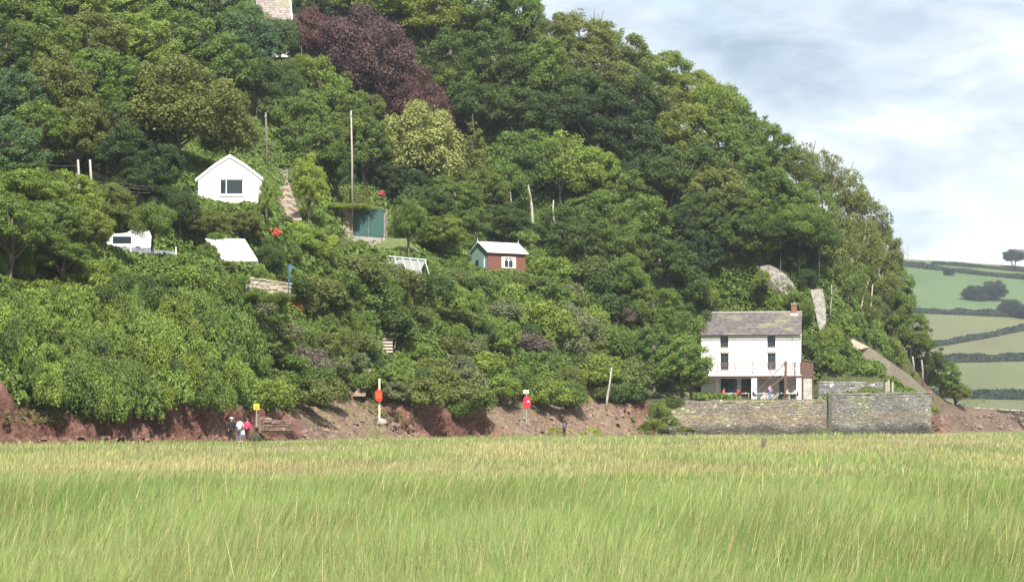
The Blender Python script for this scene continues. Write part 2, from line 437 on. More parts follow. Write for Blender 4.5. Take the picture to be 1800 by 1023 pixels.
C = np.where((S < -0.3)[..., None], np.array((0.17, 0.13, 0.085)), C)
HILLGRID = (X, Y, Z, A, S, rc, flat)
hill = link('hillside', grid_mesh('hillside', X, Y, Z, ROCK, C)); hill['kind'] = 'structure'

# far hill with its fields
hx = np.linspace(-300, 1100, 141); hy = np.linspace(850, 2400, 125)
HX, HY = np.meshgrid(hx, hy)
def HF(x, y):
    t = np.clip((y-1000)/600.0, -0.3, 1.0)
    pyy = 712 - t*255
    z = EYE + (HORIZON-pyy)/F*y
    z = np.where(y > 1600, 101.6 - (y-1600)*0.05, z)
    z = z - 0.065*(x-250)*np.clip(t, 0, 1) + 2.5*(fbm(x*0.008, y*0.008, 7)-0.5)*np.clip(t, 0, 1)
    return np.maximum(z, -0.5 + 0*x)
HZ = HF(HX, HY)
PX, PY = to_px(HX, HY, HZ)
def hedge_line(pts, px): return np.interp(px, [p[0] for p in pts], [p[1] for p in pts])
L1 = [(1400, 450), (1590, 461), (1650, 465), (1720, 470), (1800, 478), (2000, 498)]
L2 = [(1400, 455), (1590, 468), (1660, 476), (1720, 483), (1800, 491), (2000, 512)]
L3 = [(1400, 548), (1640, 551), (1800, 558), (2000, 566)]
L4 = [(1400, 625), (1590, 616), (1662, 606), (1740, 592), (1800, 580), (2000, 540)]
L5 = [(1400, 640), (1670, 637), (1800, 634), (2000, 630)]
L6 = [(1400, 694), (1700, 700), (1800, 702), (2000, 704)]
LINES = [L1, L2, L3, L4, L5, L6]
FK = 0.80
cols = [(0.13, 0.165, 0.06), (0.12, 0.155, 0.055), (0.10, 0.155, 0.06), (0.145, 0.155, 0.07), (0.15, 0.15, 0.072), (0.135, 0.155, 0.065), (0.12, 0.135, 0.06)]
C = np.zeros(HX.shape + (3,)); C[:] = cols[0]
for i, L in enumerate(LINES):
    C = np.where((PY > hedge_line(L, PX))[..., None], np.array(cols[i+1]), C)
C *= FK*(0.80 + 0.40*fbm(HX*0.06, HY*0.015, 77, 5))[..., None]
link('far_hill', grid_mesh('far_hill', HX, HY, HZ, GROUND, C))['kind'] = 'structure'
def far_pt(px, py):
    Yv = np.arange(900, 2300, 1.0); z = EYE+(HORIZON-py)/F*Yv; x = (px-900)/F*Yv
    i = np.where(z <= HF(x, Yv))[0]
    k = i[0] if len(i) else int(np.argmin(z-HF(x, Yv)))
    return float(x[k]), float(Yv[k]), float(HF(x[k], Yv[k]))

# draped path ribbons
def ribbon(name, pts, mat, lift=0.12, kind='structure', sub=8, thick=0.0):
    """pts: (px, py, width px) along the middle; draped on the land"""
    q = []
    for i in range(len(pts)-1):
        for k in range(sub):
            t = k/sub; q.append([pts[i][j]*(1-t)+pts[i+1][j]*t for j in range(3)])
    q.append(list(pts[-1]))
    b = MB(); rows = []
    for px, py, w in q:
        Yc = solve(px, py); xc = (px-900)/F*Yc; hw = w/F*Yc/2
        row = []
        for u in (-1, -0.5, 0, 0.5, 1):
            x = xc+u*hw; row.append((x, Yc, float(H(x, Yc)) + lift - 0.10*abs(u)))
        rows.append(row)
    V = [p for r in rows for p in r]; n = 5
    Fc = [(i*n+j, i*n+j+1, (i+1)*n+j+1, (i+1)*n+j) for i in range(len(rows)-1) for j in range(n-1)]
    b.v = V; b.f = Fc
    o = b.build(name, mat, smooth=True); o['kind'] = kind
    return o

# ---------------------------------------------------------------- foliage meshes
rng = np.random.default_rng(7)
def unit(v): return v/np.maximum(np.linalg.norm(v, axis=-1, keepdims=True), 1e-6)
def leaf_quads(Pc, Nn, size, asp=0.62, droop=None):
    n = len(Pc)
    r = rng.normal(size=(n, 3))
    t = unit(np.cross(Nn, r)); b = np.cross(Nn, t)
    if droop is not None: t = unit(t*(1-droop) + np.array((0, 0, -1.0))*droop); b = unit(np.cross(Nn, t))
    s = size[:, None]
    bend = Nn*s*0.18
    V = np.stack([Pc+t*s, Pc+b*s*asp-bend, Pc-t*s, Pc-b*s*asp-bend], 1).reshape(-1, 3)
    Fc = np.arange(n*4).reshape(n, 4)
    return V, Fc
def crown(name, R, nl, lr, leaves, ls, up=0.25, zmin=-0.55, jit=1.0, shape='round', holes=0.0, seed=0):
    """crown of leaf clumps: lobes spread over an ellipsoid, leaves spread over the lobes"""
    g = np.random.default_rng(seed+100)
    R = np.array(R, dtype=float)
    C = []
    for i in range(nl):
        z = zmin + (1-zmin)*((i+0.5)/nl)
        th = i*2.39996 + g.normal()*0.35
        z = np.clip(z+g.normal()*0.06, -1, 1)
        q = math.sqrt(max(0, 1-z*z))
        if shape == 'cone': q = 0.95*(1-(z-zmin)/(1-zmin))**0.75 + 0.08
        rr = g.uniform(0.60, 0.88)
        C.append((q*math.cos(th)*rr, q*math.sin(th)*rr, z*rr if shape != 'cone' else z*0.9))
    C = np.array(C)*R
    LR = g.uniform(lr*0.55, lr*1.4, nl)*R.mean()
    if shape == 'cone': LR *= np.clip(1.15-(C[:, 2]/R[2]), 0.25, 1.4)*0.7
    # inner lobes keep the crown from being hollow
    C = np.concatenate([C, C[: nl//3]*0.35]); LR = np.concatenate([LR, LR[: nl//3]*1.1])
    w = LR**2; w /= w.sum()
    li = g.choice(len(C), leaves, p=w)
    d = unit(g.normal(size=(leaves, 3)))
    d[:, 2] = np.where((d[:, 2] < -0.4) & (g.random(leaves) < 0.6), -d[:, 2], d[:, 2])
    # sub-clumping inside each lobe: radius modulated by a lumpy function of direction
    lump = np.sin(d[:, 0]*5.1+li*1.7)*np.sin(d[:, 1]*4.7+li*2.3)*np.sin(d[:, 2]*5.5+li)
    rr = 1.0 + 0.24*lump - np.abs(g.normal(size=leaves))*0.22*jit + (g.random(leaves) < 0.12)*g.random(leaves)*0.3
    sq = np.array((1, 1, 0.9))
    Pc = C[li] + d*(LR[li]*rr)[:, None]*sq
    if holes:
        keep = vnoise(Pc[:, 0]*1.1+Pc[:, 2], Pc[:, 2]*1.3+Pc[:, 1], seed) > holes
        Pc = Pc[keep]; d = d[keep]; li = li[keep]
    # few stray sprigs outside the outline
    st = g.random(len(Pc)) < 0.035
    Pc[st] += d[st]*R.mean()*0.06*g.random((st.sum(), 1))*2
    Nn = unit(d*0.9 + np.array((0, 0, up)) + g.normal(size=d.shape)*0.62)
    size = ls*g.uniform(0.6, 1.35, len(Pc))
    V, Fc = leaf_quads(Pc, Nn, size)
    lobe_tone = g.uniform(-0.16, 0.16, len(C))
    lv = np.clip(g.normal(0.45, 0.17, len(Pc)) + lobe_tone[li], 0.0, 1.0)
    me = np_mesh(name, V, Fc, 4, LEAF, face_attr=lv)
    return me, C[:nl]
def limbs_mesh(name, R, C, mat, r0=0.05, n=9, seed=0):
    g = random.Random(seed); b = MB(); R0 = R[2]
    base = Vector((0, 0, -R0*1.02))
    idx = list(range(len(C))); g.shuffle(idx)
    b.tube([base, base+Vector((0.02, 0.01, 0.5))*R0, Vector((0.03*R0, 0, 0.25*R0))], [r0*R0*1.25, r0*R0, r0*R0*0.4], 6)
    for k in idx[:n]:
        c = Vector(C[k]); s = base + Vector((0, 0, R0*g.uniform(0.02, 0.6)))
        m = s.lerp(c, 0.5) + Vector((g.uniform(-.1, .1), g.uniform(-.1, .1), g.uniform(-.08, .12)))*R0
        b.tube([s, m, c, c*1.12], [r0*R0*0.55, r0*R0*0.4, r0*R0*0.22, r0*R0*0.06], 5)
    return b.mesh(name, mat, True)
def trunk_mesh(name, mat, seed, kink=0.06):
    g = random.Random(seed); b = MB()
    pts = [(0, 0, -0.06)] + [(g.uniform(-kink, kink)*0.5, g.uniform(-kink, kink)*0.5, t) for t in (0.04, 0.3, 0.6, 1.0)] + [(0, 0, 1.12)]
    # unit trunk: height 1, radius 1, scaled per tree
    b2 = MB(); b2.tube([(p[0]*10, p[1]*10, p[2]) for p in pts], [1.55, 1.15, 1.0, 0.92, 0.8, 0.7], 8)
    return b2.mesh(name, mat, True)

KIND = {}
def kind(k, n, R, nl, lr, leaves, ls, pale=False, limbs=9, r0=0.05, **kw):
    KIND[k] = []
    for i in range(n):
        me, C = crown('crown', R, nl+i*2, lr, leaves, ls, seed=len(KIND)*31+i*7, **kw)
        lm = limbs_mesh('limbs', R, C, PALEBARK if pale else BARK, r0=r0, n=limbs, seed=i) if limbs else None
        KIND[k].append((me, lm, R))
kind('broad', 6, (4.6, 4.6, 4.2), 38, 0.29, 36000, 0.125)
kind('dense', 4, (4.6, 4.6, 4.4), 52, 0.25, 34000, 0.122)
kind('plume', 4, (4.0, 4.0, 5.0), 58, 0.19, 33000, 0.115, up=0.1, jit=1.8, holes=0.27, limbs=12)
kind('thin', 4, (4.2, 4.2, 4.4), 36, 0.24, 19000, 0.115, pale=True, limbs=9, r0=0.03, holes=0.30)
kind('copper', 1, (8.4, 6.5, 6.3), 110, 0.17, 75000, 0.125, zmin=-0.6)
kind('chestnut', 1, (4.4, 4.4, 4.6), 60, 0.22, 36000, 0.135, up=0.5)
kind('conifer', 2, (3.0, 3.0, 5.6), 60, 0.20, 13000, 0.14, shape='cone', zmin=-0.9, limbs=4)
kind('shrub', 7, (1.9, 1.9, 1.45), 20, 0.34, 8500, 0.085, zmin=-0.35, limbs=0)
kind('spiky', 3, (1.9, 1.9, 1.6), 28, 0.26, 8000, 0.078, zmin=-0.3, limbs=0, jit=1.9)
kind('sprawl', 3, (2.0, 2.0, 1.5), 34, 0.2, 6500, 0.10, zmin=-0.3, limbs=0, jit=2.6, holes=0.34)
TR = [trunk_mesh('trunk', BARK, i) for i in range(4)]
TRP = [trunk_mesh('trunk', PALEBARK, 10+i) for i in range(4)]

TONE = {  # base colours of the leaves (albedo)
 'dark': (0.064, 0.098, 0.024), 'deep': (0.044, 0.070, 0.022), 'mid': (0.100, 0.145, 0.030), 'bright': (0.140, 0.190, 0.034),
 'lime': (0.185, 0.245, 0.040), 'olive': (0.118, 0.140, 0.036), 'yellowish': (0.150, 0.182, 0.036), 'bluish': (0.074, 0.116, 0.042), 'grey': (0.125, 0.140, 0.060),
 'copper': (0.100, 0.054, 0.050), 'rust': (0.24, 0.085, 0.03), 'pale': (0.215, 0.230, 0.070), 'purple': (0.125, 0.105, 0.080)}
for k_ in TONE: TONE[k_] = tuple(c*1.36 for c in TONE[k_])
TWORD = {'dark': 'dark green', 'deep': 'very dark green', 'mid': 'mid green', 'bright': 'bright green', 'lime': 'lime green', 'olive': 'olive green',
         'yellowish': 'yellowish green', 'bluish': 'bluish green', 'grey': 'grey-green', 'rust': 'rust-coloured', 'purple': 'purplish brown'}
ORD = ['first', 'second', 'third', 'fourth', 'fifth', 'sixth', 'seventh', 'eighth', 'ninth', 'tenth', 'eleventh', 'twelfth', 'thirteenth', 'fourteenth', 'fifteenth',
       'sixteenth', 'seventeenth', 'eighteenth', 'nineteenth', 'twentieth', 'twenty-first', 'twenty-second', 'twenty-third', 'twenty-fourth', 'twenty-fifth', 'twenty-sixth', 'twenty-seventh', 'twenty-eighth', 'twenty-ninth', 'thirtieth']
prnd = random.Random(5)
def jitter(c, a=0.14):
    k = 1+prnd.uniform(-a, a); h = prnd.uniform(-0.07, 0.05)
    return (c[0]*k*(1+h), c[1]*k, c[2]*k*(1-h))
TREELOG = []
def plant_tree(px, py, w, h, k, tone, label, name='broadleaf_tree', cat='tree', group=None, Y=None, trunk=True, lift=None, pale=False, thin=1.0):
    """crown centred on pixel px,py and w by h pixels large, standing on the land below"""
    v = prnd.choice(KIND[k]); R = v[2]
    hm = h/F*280
    if Y is None: Y = solve(px, py, (0.55*hm + 1.0) if lift is None else lift)
    c = P(px, py, Y)
    g = float(H(c.x, c.y)) if Y < 600 else HF(c.x, c.y)
    sx = w*Y/F/2/R[0]/0.97; sz = h*Y/F/2/R[2]/0.97
    TREELOG.append((label, px, py, round(Y), round(c.z-g, 1)))
    e = empty(name, (c.x, c.y, g - 0.1), 0, label, cat, group)
    L = c.z - g + 0.1
    rot = prnd.uniform(0, 6.28)
    link('crown', v[0], e, (0, 0, L), (0, 0, rot), (sx, sx if k != 'copper' else sx, sz), jitter(TONE[tone], 0.08))
    if v[1]: link('limbs', v[1], e, (0, 0, L), (0, 0, rot), (sx, sx, sz))
    if trunk:
        bot = L - R[2]*sz*0.98
        tl = max(0.6, bot + 0.4)
        tr = 0.045*R[0]*sx*(0.8 if k == 'thin' else 1.15)*thin
        link('trunk', prnd.choice(TRP if (pale or k == 'thin') else TR), e, (0, 0, 0), (0, 0, rot), (tr, tr, tl))
    return e
def plant_shrub(px, py, w, h, tone, label=None, group=None, k='shrub', Y=None, name='bush', cat='bush'):
    v = prnd.choice(KIND[k]); R = v[2]
    if Y is None: Y = solve(px, py, 0.42*h/F*260)
    c = P(px, py, Y); g = float(H(c.x, c.y))
    sx = w*Y/F/2/R[0]; sz = h*Y/F/2/R[2]
    zc = g + R[2]*sz*0.45 if Y is None else c.z
    return tag(link(name, v[0], None, (c.x, c.y, c.z), (0, 0, prnd.uniform(0, 6.28)), (sx, sx, sz), jitter(TONE[tone])), label, cat, group)

CLEAR = [  # px rectangles of things that must stay visible, with their depth
 (343,283,466,372,236), (392,414,455,466,219), (188,400,312,458,216), (484,296,542,400,262), (580,372,622,414,260), (620,370,680,420,260), (580,412,676,444,260),
 (640,418,744,449,260), (674,448,744,474,0), (824,428,924,487,285), (665,568,696,624,0), (618,645,652,715,0), (611,195,624,375,258), (662,664,674,735,220),
 (913,682,934,738,250), (1048,645,1080,722,0), (1240,545,1412,700,300), (1412,630,1436,660,300), (1338,466,1398,514,325), (1426,508,1452,578,322), (1488,596,1524,620,0), (1515,612,1552,642,0), (1545,632,1584,662,0), (1575,652,1622,690,0),
 (1438,662,1560,694,304), (1158,700,1640,762,290), (443,706,460,724,196), (398,738,458,780,190), (505,464,514,492,216), (440,490,512,503,214), (1268,490,1302,535,311), (0,640,44,735,174),
 (606,333,650,366,259), (480,405,492,414,235), (505,533,535,560,0), (128,278,170,314,206)]
CLEAR = [(a, b, c, d, yy if yy else solve((a+c)/2, d)+1.0) for a, b, c, d, yy in CLEAR]
def clear_of(px, py, w, h, Y):
    for (a, b, c, d, yy) in CLEAR:
        if Y < yy+1 and px+w*0.40 > a and px-w*0.40 < c and py+h*0.40 > b and py-h*0.42 < d: return False
    return True
ORDS = ['first', 'second', 'third', 'fourth', 'fifth', 'sixth', 'seventh']
# ---------------------------------------------------------------- stone walls
wr = random.Random(3)
def rubble_wall(p0, p1, z0, h0, h1, thick, label, name='stone_wall', cat='wall', tone=(0.27, 0.235, 0.20), tide=0.0, sw=0.42, sh=0.22, coping=True, back=True):
    """wall of uneven stones from p0 to p1 (x, y); the camera side is the right-hand side of p0->p1 looking down"""
    p0 = Vector((p0[0], p0[1], 0)); p1 = Vector((p1[0], p1[1], 0))
    L = (p1-p0).length; ux = (p1-p0).normalized()
    e = empty(name, (p0.x, p0.y, z0), math.atan2(ux.y, ux.x), label, cat)
    m = MB(); n = 6
    for i in range(n):
        xa, xb = L*i/n, L*(i+1)/n; hm = min(h0+(h1-h0)*i/n, h0+(h1-h0)*(i+1)/n)
        m.prism([(xa, -0.3), (xb, -0.3), (xb, h0+(h1-h0)*(i+1)/n-0.03), (xa, h0+(h1-h0)*i/n-0.03)], 0.03, thick-0.03)
    me = m.mesh('wall_core', STONE)
    a = me.attributes.new('tint', 'FLOAT_COLOR', 'POINT')
    for d in a.data: d.color = (*[c*0.72 for c in tone], 1)
    link('wall_core', me, e)
    V = []; Fc = []; T = []
    z = -0.15
    while z < max(h0, h1):
        ch = sh*wr.uniform(0.7, 1.35); x = -wr.uniform(0, sw*0.5)
        while x < L:
            w = sw*wr.uniform(0.35, 1.9); xm = x+w/2
            hh = h0+(h1-h0)*max(0, min(1, xm/L)) + 0.05*math.sin(xm*1.7)
            if z+ch*0.6 < hh and xm < L:
                xa, xb = max(0, x+0.012), min(L, x+w-0.012); za = z+wr.uniform(0.005, 0.02); zb = min(z+ch-wr.uniform(0.005, 0.02), hh)
                if xb-xa > 0.05 and zb-za > 0.04:
                    pr = wr.uniform(0.0, 0.055)
                    n0 = len(V)
                    j = lambda s=0.018: wr.uniform(-s, s)
                    for yy, ins in ((0.10, 0), (-pr*0.4, 0), (-pr-0.02, 0.03)):
                        V += [(xa+ins+j(), yy, za+ins*0.7+j()), (xb-ins+j(), yy, za+ins*0.7+j()), (xb-ins+j(), yy, zb-ins*0.7+j()), (xa+ins+j(), yy, zb-ins*0.7+j())]
                    for r in (0, 4):
                        for k in range(4):
                            k2 = (k+1) % 4; Fc.append((n0+r+k, n0+r+k2, n0+r+4+k2, n0+r+4+k))
                    Fc.append((n0+8, n0+9, n0+10, n0+11))
                    wz = 0.10*math.sin(x*0.9+z*0.7)+0.06*math.sin(x*2.3+1)
                    if z > 0.3 and zb < hh-0.25: V[-12:] = [(a_, b_, c_+wz) for a_, b_, c_ in V[-12:]]
                    pt = float(fbm(x*0.35+L, z*0.8, 15)); q = wr.uniform(0.75, 1.25)*(0.70+0.6*pt); hue = wr.uniform(-0.10, 0.10)
                    cc = [tone[0]*q*(1+hue), tone[1]*q, tone[2]*q*(1-hue)]
                    if wr.random() < 0.06: cc = [min(0.6, c*1.8) for c in cc]
                    if pt > 0.6 and z > 1.2: cc = [cc[0]*0.9, cc[1]*1.0, cc[2]*0.75]
                    if tide:
                        zz = z + 0.18*math.sin(x*0.35)+0.12*math.sin(x*1.1)+wr.uniform(-.15,.15)
                        k = max(0.0, min(1.0, (tide-zz)/0.8))
                        cc = [cc[i]*(1-k) + (0.085, 0.078, 0.066)[i]*q*k for i in range(3)]
                        k2 = max(0.0, min(1.0, 1-abs(zz-tide-0.7)/0.9))*0.5
                        cc = [cc[i]*(1-k2) + (0.28, 0.22, 0.13)[i]*q*k2 for i in range(3)]
                    T += [cc]*12
            x += w
        z += ch
    me = bpy.data.meshes.new('stones'); me.from_pydata(V, [], Fc); me.update(); me.materials.append(STONE)
    a = me.attributes.new('tint', 'FLOAT_COLOR', 'POINT')
    cc = np.ones((len(V), 4), dtype=np.float32); cc[:, :3] = T; a.data.foreach_set('color', cc.ravel())
    bm = bmesh.new(); bm.from_mesh(me); bmesh.ops.recalc_face_normals(bm, faces=bm.faces); bm.to_mesh(me); bm.free()
    link('stones', me, e)['kind'] = 'stuff'
    if coping:
        x = 0; V = MB(); first = None
        while x < L-0.3:
            w = min(wr.uniform(0.5, 0.95), L-x); hh = h0+(h1-h0)*(x+w/2)/L
            t = wr.uniform(0.08, 0.2)
            V.box(x+0.02, x+w-0.02, -0.07-wr.uniform(0, .05), thick+0.06, hh, hh+t)
            x += w
        me = V.mesh('coping', STONE)
        a = me.attributes.new('tint', 'FLOAT_COLOR', 'POINT'); k = 1
        for i, d in enumerate(a.data):
            if i % 8 == 0: k = wr.uniform(0.8, 1.5)
            d.color = (tone[0]*k, tone[1]*k, tone[2]*k*0.95, 1)
        link('coping', me, e)['kind'] = 'stuff'
    return e

def wall_holes(x0, x1, z0, z1, y0, y1, holes, mb=None):
    b = mb or MB()
    xs = sorted({x0, x1, *[h[0] for h in holes], *[h[1] for h in holes]}); zs = sorted({z0, z1, *[h[2] for h in holes], *[h[3] for h in holes]})
    for i in range(len(xs)-1):
        for j in range(len(zs)-1):
            cx, cz = (xs[i]+xs[i+1])/2, (zs[j]+zs[j+1])/2
            if cx < x0 or cx > x1 or cz < z0 or cz > z1: continue
            if any(h[0] < cx < h[1] and h[2] < cz < h[3] for h in holes): continue
            b.box(xs[i], xs[i+1], y0, y1, zs[j], zs[j+1])
    return b
def window(parent, x0, x1, z0, z1, y, mat, nx=2, nz=2, t=0.06, sill=None, M=None, name='window', sillmat=None):
    """frame with glazing bars set into an opening whose face is at y"""
    b = MB()
    b.box(x0, x0+t, y+0.06, y+0.12, z0, z1); b.box(x1-t, x1, y+0.06, y+0.12, z0, z1)
    b.box(x0+t, x1-t, y+0.06, y+0.12, z0, z0+t); b.box(x0+t, x1-t, y+0.06, y+0.12, z1-t, z1)
    for i in range(1, nx):
        xm = x0+(x1-x0)*i/nx; b.box(xm-t*0.35, xm+t*0.35, y+0.07, y+0.11, z0+t, z1-t)
    for i in range(1, nz):
        zm = z0+(z1-z0)*i/nz; b.box(x0+t, x1-t, y+0.074, y+0.106, zm-t*0.35, zm+t*0.35)
    if M: b.v = [tuple(M @ Vector(v)) for v in b.v]
    f = b.build(name, mat, parent)
    g = MB().box(x0+t*0.5, x1-t*0.5, y+0.086, y+0.094, z0+t*0.5, z1-t*0.5)
    if M: g.v = [tuple(M @ Vector(v)) for v in g.v]
    g.build('pane', GLASS, f)
    if sill:
        s = MB().box(x0-sill, x1+sill, y-0.12, y+0.05, z0-0.12, z0-0.005)
        if M: s.v = [tuple(M @ Vector(v)) for v in s.v]
        s.build('sill', sillmat or CONCRETE, f)
    return f
def slate_roof(name, parent, ex0, ex1, ey, ez, rx0, rx1, ry, rz, rows, tone, sw=0.34):
    """one slope of a roof in overlapping courses of slates, eaves to ridge"""
    V = []; Fc = []; T = []
    up = Vector((0, ry-ey, rz-ez)); Ls = up.length; up.normalize(); nrm = Vector((0, -up.z, up.y))
    if nrm.z < 0: nrm = -nrm
    for r in range(rows):
        t0, t1 = r/rows, min(1.0, (r+1.18)/rows)
        xa = ex0+(rx0-ex0)*t0; xb = ex1+(rx1-ex1)*t0
        x = xa - (sw/2 if r % 2 else 0)
        while x < xb:
            x1 = min(x+sw-0.008, xb); x0 = max(x, xa)
            if x1-x0 > 0.03:
                lift = 0.045+wr.uniform(-0.008, 0.012)
                yl, zl = ey+(ry-ey)*t0, ez+(rz-ez)*t0; yh, zh = ey+(ry-ey)*t1, ez+(rz-ez)*t1
                a = Vector((0, yl, zl))+nrm*lift; b_ = Vector((0, yh, zh))+nrm*0.014; c = Vector((0, yl, zl))+nrm*(lift-0.022)
                n0 = len(V)
                V += [(x0, a.y, a.z), (x1, a.y, a.z), (x1, b_.y, b_.z), (x0, b_.y, b_.z), (x0, c.y, c.z), (x1, c.y, c.z)]
                Fc += [(n0, n0+1, n0+2, n0+3), (n0+4, n0+5, n0+1, n0)]
                q = wr.uniform(0.75, 1.25); lich = float(fbm(x*0.5+5, r*0.3, 99))
                k = max(0, lich-0.58)*3.5
                cc = [tone[i]*q*(1-k)+(0.24, 0.23, 0.13)[i]*k for i in range(3)]
                T += [cc]*6
            x += sw
    me = bpy.data.meshes.new(name); me.from_pydata(V, [], Fc); me.update(); me.materials.append(SLATE)
    a = me.attributes.new('tint', 'FLOAT_COLOR', 'POINT'); cc = np.ones((len(V), 4), dtype=np.float32); cc[:, :3] = T; a.data.foreach_set('color', cc.ravel())
    o = link(name, me, parent); o['kind'] = 'stuff'
    return o

# ---------------------------------------------------------------- the boathouse
bh = empty('boathouse', BOAT, rad(-8), 'whitewashed two storey waterside house with slate roof and iron balcony above the sea wall', 'house')
X0, X1, D = -6.0, 5.65, 5.4
ZB, ZE, ZR = 2.98, 7.78, 10.3
hl = [(-3.72, -2.78, 6.22, 7.60), (1.78, 2.72, 6.22, 7.60), (-3.70, -2.74, 3.62, 5.5), (1.80, 2.76, 3.62, 5.5)]
w = wall_holes(X0, X1, ZB, ZE, 0, 0.45, hl)
w.box(X0, X0+0.45, 0.45, D-0.45, ZB, ZE); w.box(X1-0.45, X1, 0.45, D-0.45, ZB, ZE); w.box(X0, X1, D-0.45, D, 0, ZE)
for x in (X0+0.003, X1-0.453):
    w.prism([(0.02, ZE), (D-0.02, ZE), (D/2, ZR-0.08)], x, x+0.45, 'x')
w.build('upper_wall', WHITE, bh)
GREYW = mat_plain('shade_grey_limewash', (0.40, 0.40, 0.36), 0.9, var=0.18, scale=1.5)  # balcony shade put into the ground-floor wall colour
hg = [(-3.7, -1.75, 0.9, 2.75), (-1.3, -0.15, 0.02, 2.6), (3.15, 4.05, 0.02, 2.35)]
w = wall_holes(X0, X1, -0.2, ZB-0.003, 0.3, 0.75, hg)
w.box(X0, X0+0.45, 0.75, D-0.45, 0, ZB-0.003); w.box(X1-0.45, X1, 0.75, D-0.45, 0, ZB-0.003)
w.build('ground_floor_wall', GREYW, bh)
for h_ in hl[:2]: window(bh, *h_, 0.10, DARKW, 2, 2, 0.07, 0.1)
for h_ in hl[2:]:
    window(bh, *h_, 0.10, DARKW, 2, 4, 0.07, 0.1)
MB().box(-3.85, -2.6, -0.04, 0.0, 5.52, 5.72).build('lintel', CONCRETE, bh); MB().box(1.65, 2.9, -0.04, 0.0, 5.52, 5.72).build('lintel', CONCRETE, bh)
window(bh, *hg[0], 0.42, GREEND, 2, 1, 0.09)
d = MB().box(-1.28, -0.17, 0.55, 0.62, 0.02, 2.58).build('door', DARKW, bh); MB().ball((-0.3, 0.52, 1.1), 0.04, 6, 4).build('handle', METALG, d)
d = MB().box(3.17, 4.03, 0.55, 0.62, 0.02, 2.33).build('door', GREEND, bh); MB().ball((3.28, 0.52, 1.1), 0.04, 6, 4).build('handle', METALG, d)
MB().box(X0+0.02, X1-0.02, 0.46, D-0.46, ZB-0.2, ZB-0.02).build('floor_slab', CONCRETE, bh)
# roof
MB().prism([(-0.35, ZE-0.18), (D/2, ZR-0.02), (D+0.35, ZE-0.18), (D+0.35, ZE-0.10), (D/2, ZR+0.06), (-0.35, ZE-0.10)], X0-0.12, X1+0.1, 'x').build('roof_boards', DARKW, bh)
rt = (0.130, 0.115, 0.115)
rf = slate_roof('slates', bh, X0-0.15, X1+0.12, -0.4, ZE-0.13, X0-0.15, X1+0.12, D/2, ZR+0.07, 16, rt)
slate_roof('slates', bh, X0-0.15, X1+0.12, D+0.4, ZE-0.13, X0-0.15, X1+0.12, D/2, ZR+0.07, 16, rt)
MB().tube([(X0-0.15, D/2, ZR+0.12), (X1+0.12, D/2, ZR+0.12)], 0.11, 8).build('ridge_tiles', CONCRETE, bh)
MB().box(X1-0.03, X1+0.125, -0.42, -0.3, ZE-0.22, ZE-0.1).build('verge', WHITEP, bh)
ch = MB().box(X1-1.15, X1-0.5, D/2-0.35, D/2+0.35, ZR-0.5, ZR+1.0)
ch = ch.build('chimney', BRICK, bh)
MB().box(X1-1.22, X1-0.43, D/2-0.42, D/2+0.42, ZR+1.0, ZR+1.12).build('chimney_cap', CONCRETE, ch)
MB().box(X1-1.24, X1-0.41, D/2-0.46, D/2+0.46, ZR-0.55, ZR-0.06).build('chimney_flashing', WHITEP, ch)
MB().tube([(X1-0.82, D/2, ZR+1.1), (X1-0.82, D/2, ZR+1.4)], [0.13, 0.11], 10).build('chimney_pot', BRICK, ch)
MB().tube([(X0+0.1, -0.47, ZE-0.2), (X1+0.05, -0.47, ZE-0.2)], 0.06, 6).build('gutter', DARKW, bh)
MB().tube([(4.6, -0.45, ZE-0.2), (4.72, -0.08, ZE-0.55), (4.75, -0.07, ZB+0.2), (4.75, -0.06, 0.1)], 0.045, 6).build('downpipe', METALG, bh)
# balcony
IRON = mat_plain('rusty_iron', (0.20, 0.13, 0.115), 0.6, var=0.2)
bal = MB().box(X0+0.2, X1+0.1, -1.45, -0.003, ZB-0.14, ZB+0.02).build('balcony_floor', WHITEP, bh)
MB().box(X0+0.2, X1+0.1, -1.30, -1.1, ZB-0.42, ZB-0.145).build('balcony_beam', WOODR, bal)
for i in range(7):
    x = X0+0.6+i*1.75; MB().box(x, x+0.14, -1.19, 0.29, ZB-0.36, ZB-0.145).build('joist', WOODR, bal)
rl = MB(); zt = ZB+1.38
rl.box(X0+0.2, X1+0.1, -1.47, -1.38, zt-0.09, zt); rl.box(X0+0.2, X1+0.1, -1.45, -1.40, zt-0.30, zt-0.24); rl.box(X0+0.2, X1+0.1, -1.45, -1.40, ZB+0.14, ZB+0.20)
rl.build('railing', IRON, bal)
for x in (-5.6, -4.0, -1.92, 0.15, 2.2, X1):
    MB().box(x-0.05, x+0.05, -1.47, -1.38, ZB+0.02, zt+0.02).build('railing_post', IRON, bal)
lat = MB(); x = X0+0.3
while x < X1-0.1:      # crossing lattice bars
    for (a, b_) in (((x, ZB+0.19), (x+0.34, zt-0.22)), ((x+0.34, ZB+0.19), (x, zt-0.22))):
        lat.tube([(a[0], -1.415, a[1]), (b_[0], -1.415, b_[1])], 0.021, 4, False)
    x += 0.34
lat.build('lattice', IRON, bal)['kind'] = 'stuff'
for x, wd in ((0.0, 0.62), (5.22, 0.55)):
    MB().box(x, x+wd, -1.40, -0.95, 0.0, ZB-0.43).build('pillar', WHITE, bh)
MB().box(-4.05, -3.93, -1.38, -1.26, 0, ZB-0.43).build('post', WOODR, bh)
MB().box(3.82, 4.12, -1.75, -1.5, 0.0, ZB+1.6).build('stair_post', WOODR, bh)
MB().box(4.95, 5.12, -1.6, -1.46, ZB-0.4, ZB+1.45).build('stair_post', WOODR, bh)
st = MB(); st.prism([(3.9, ZB+0.0), (3.9, ZB-0.25), (0.75, 0.15), (0.75, 0.4)], -1.62, -1.56)
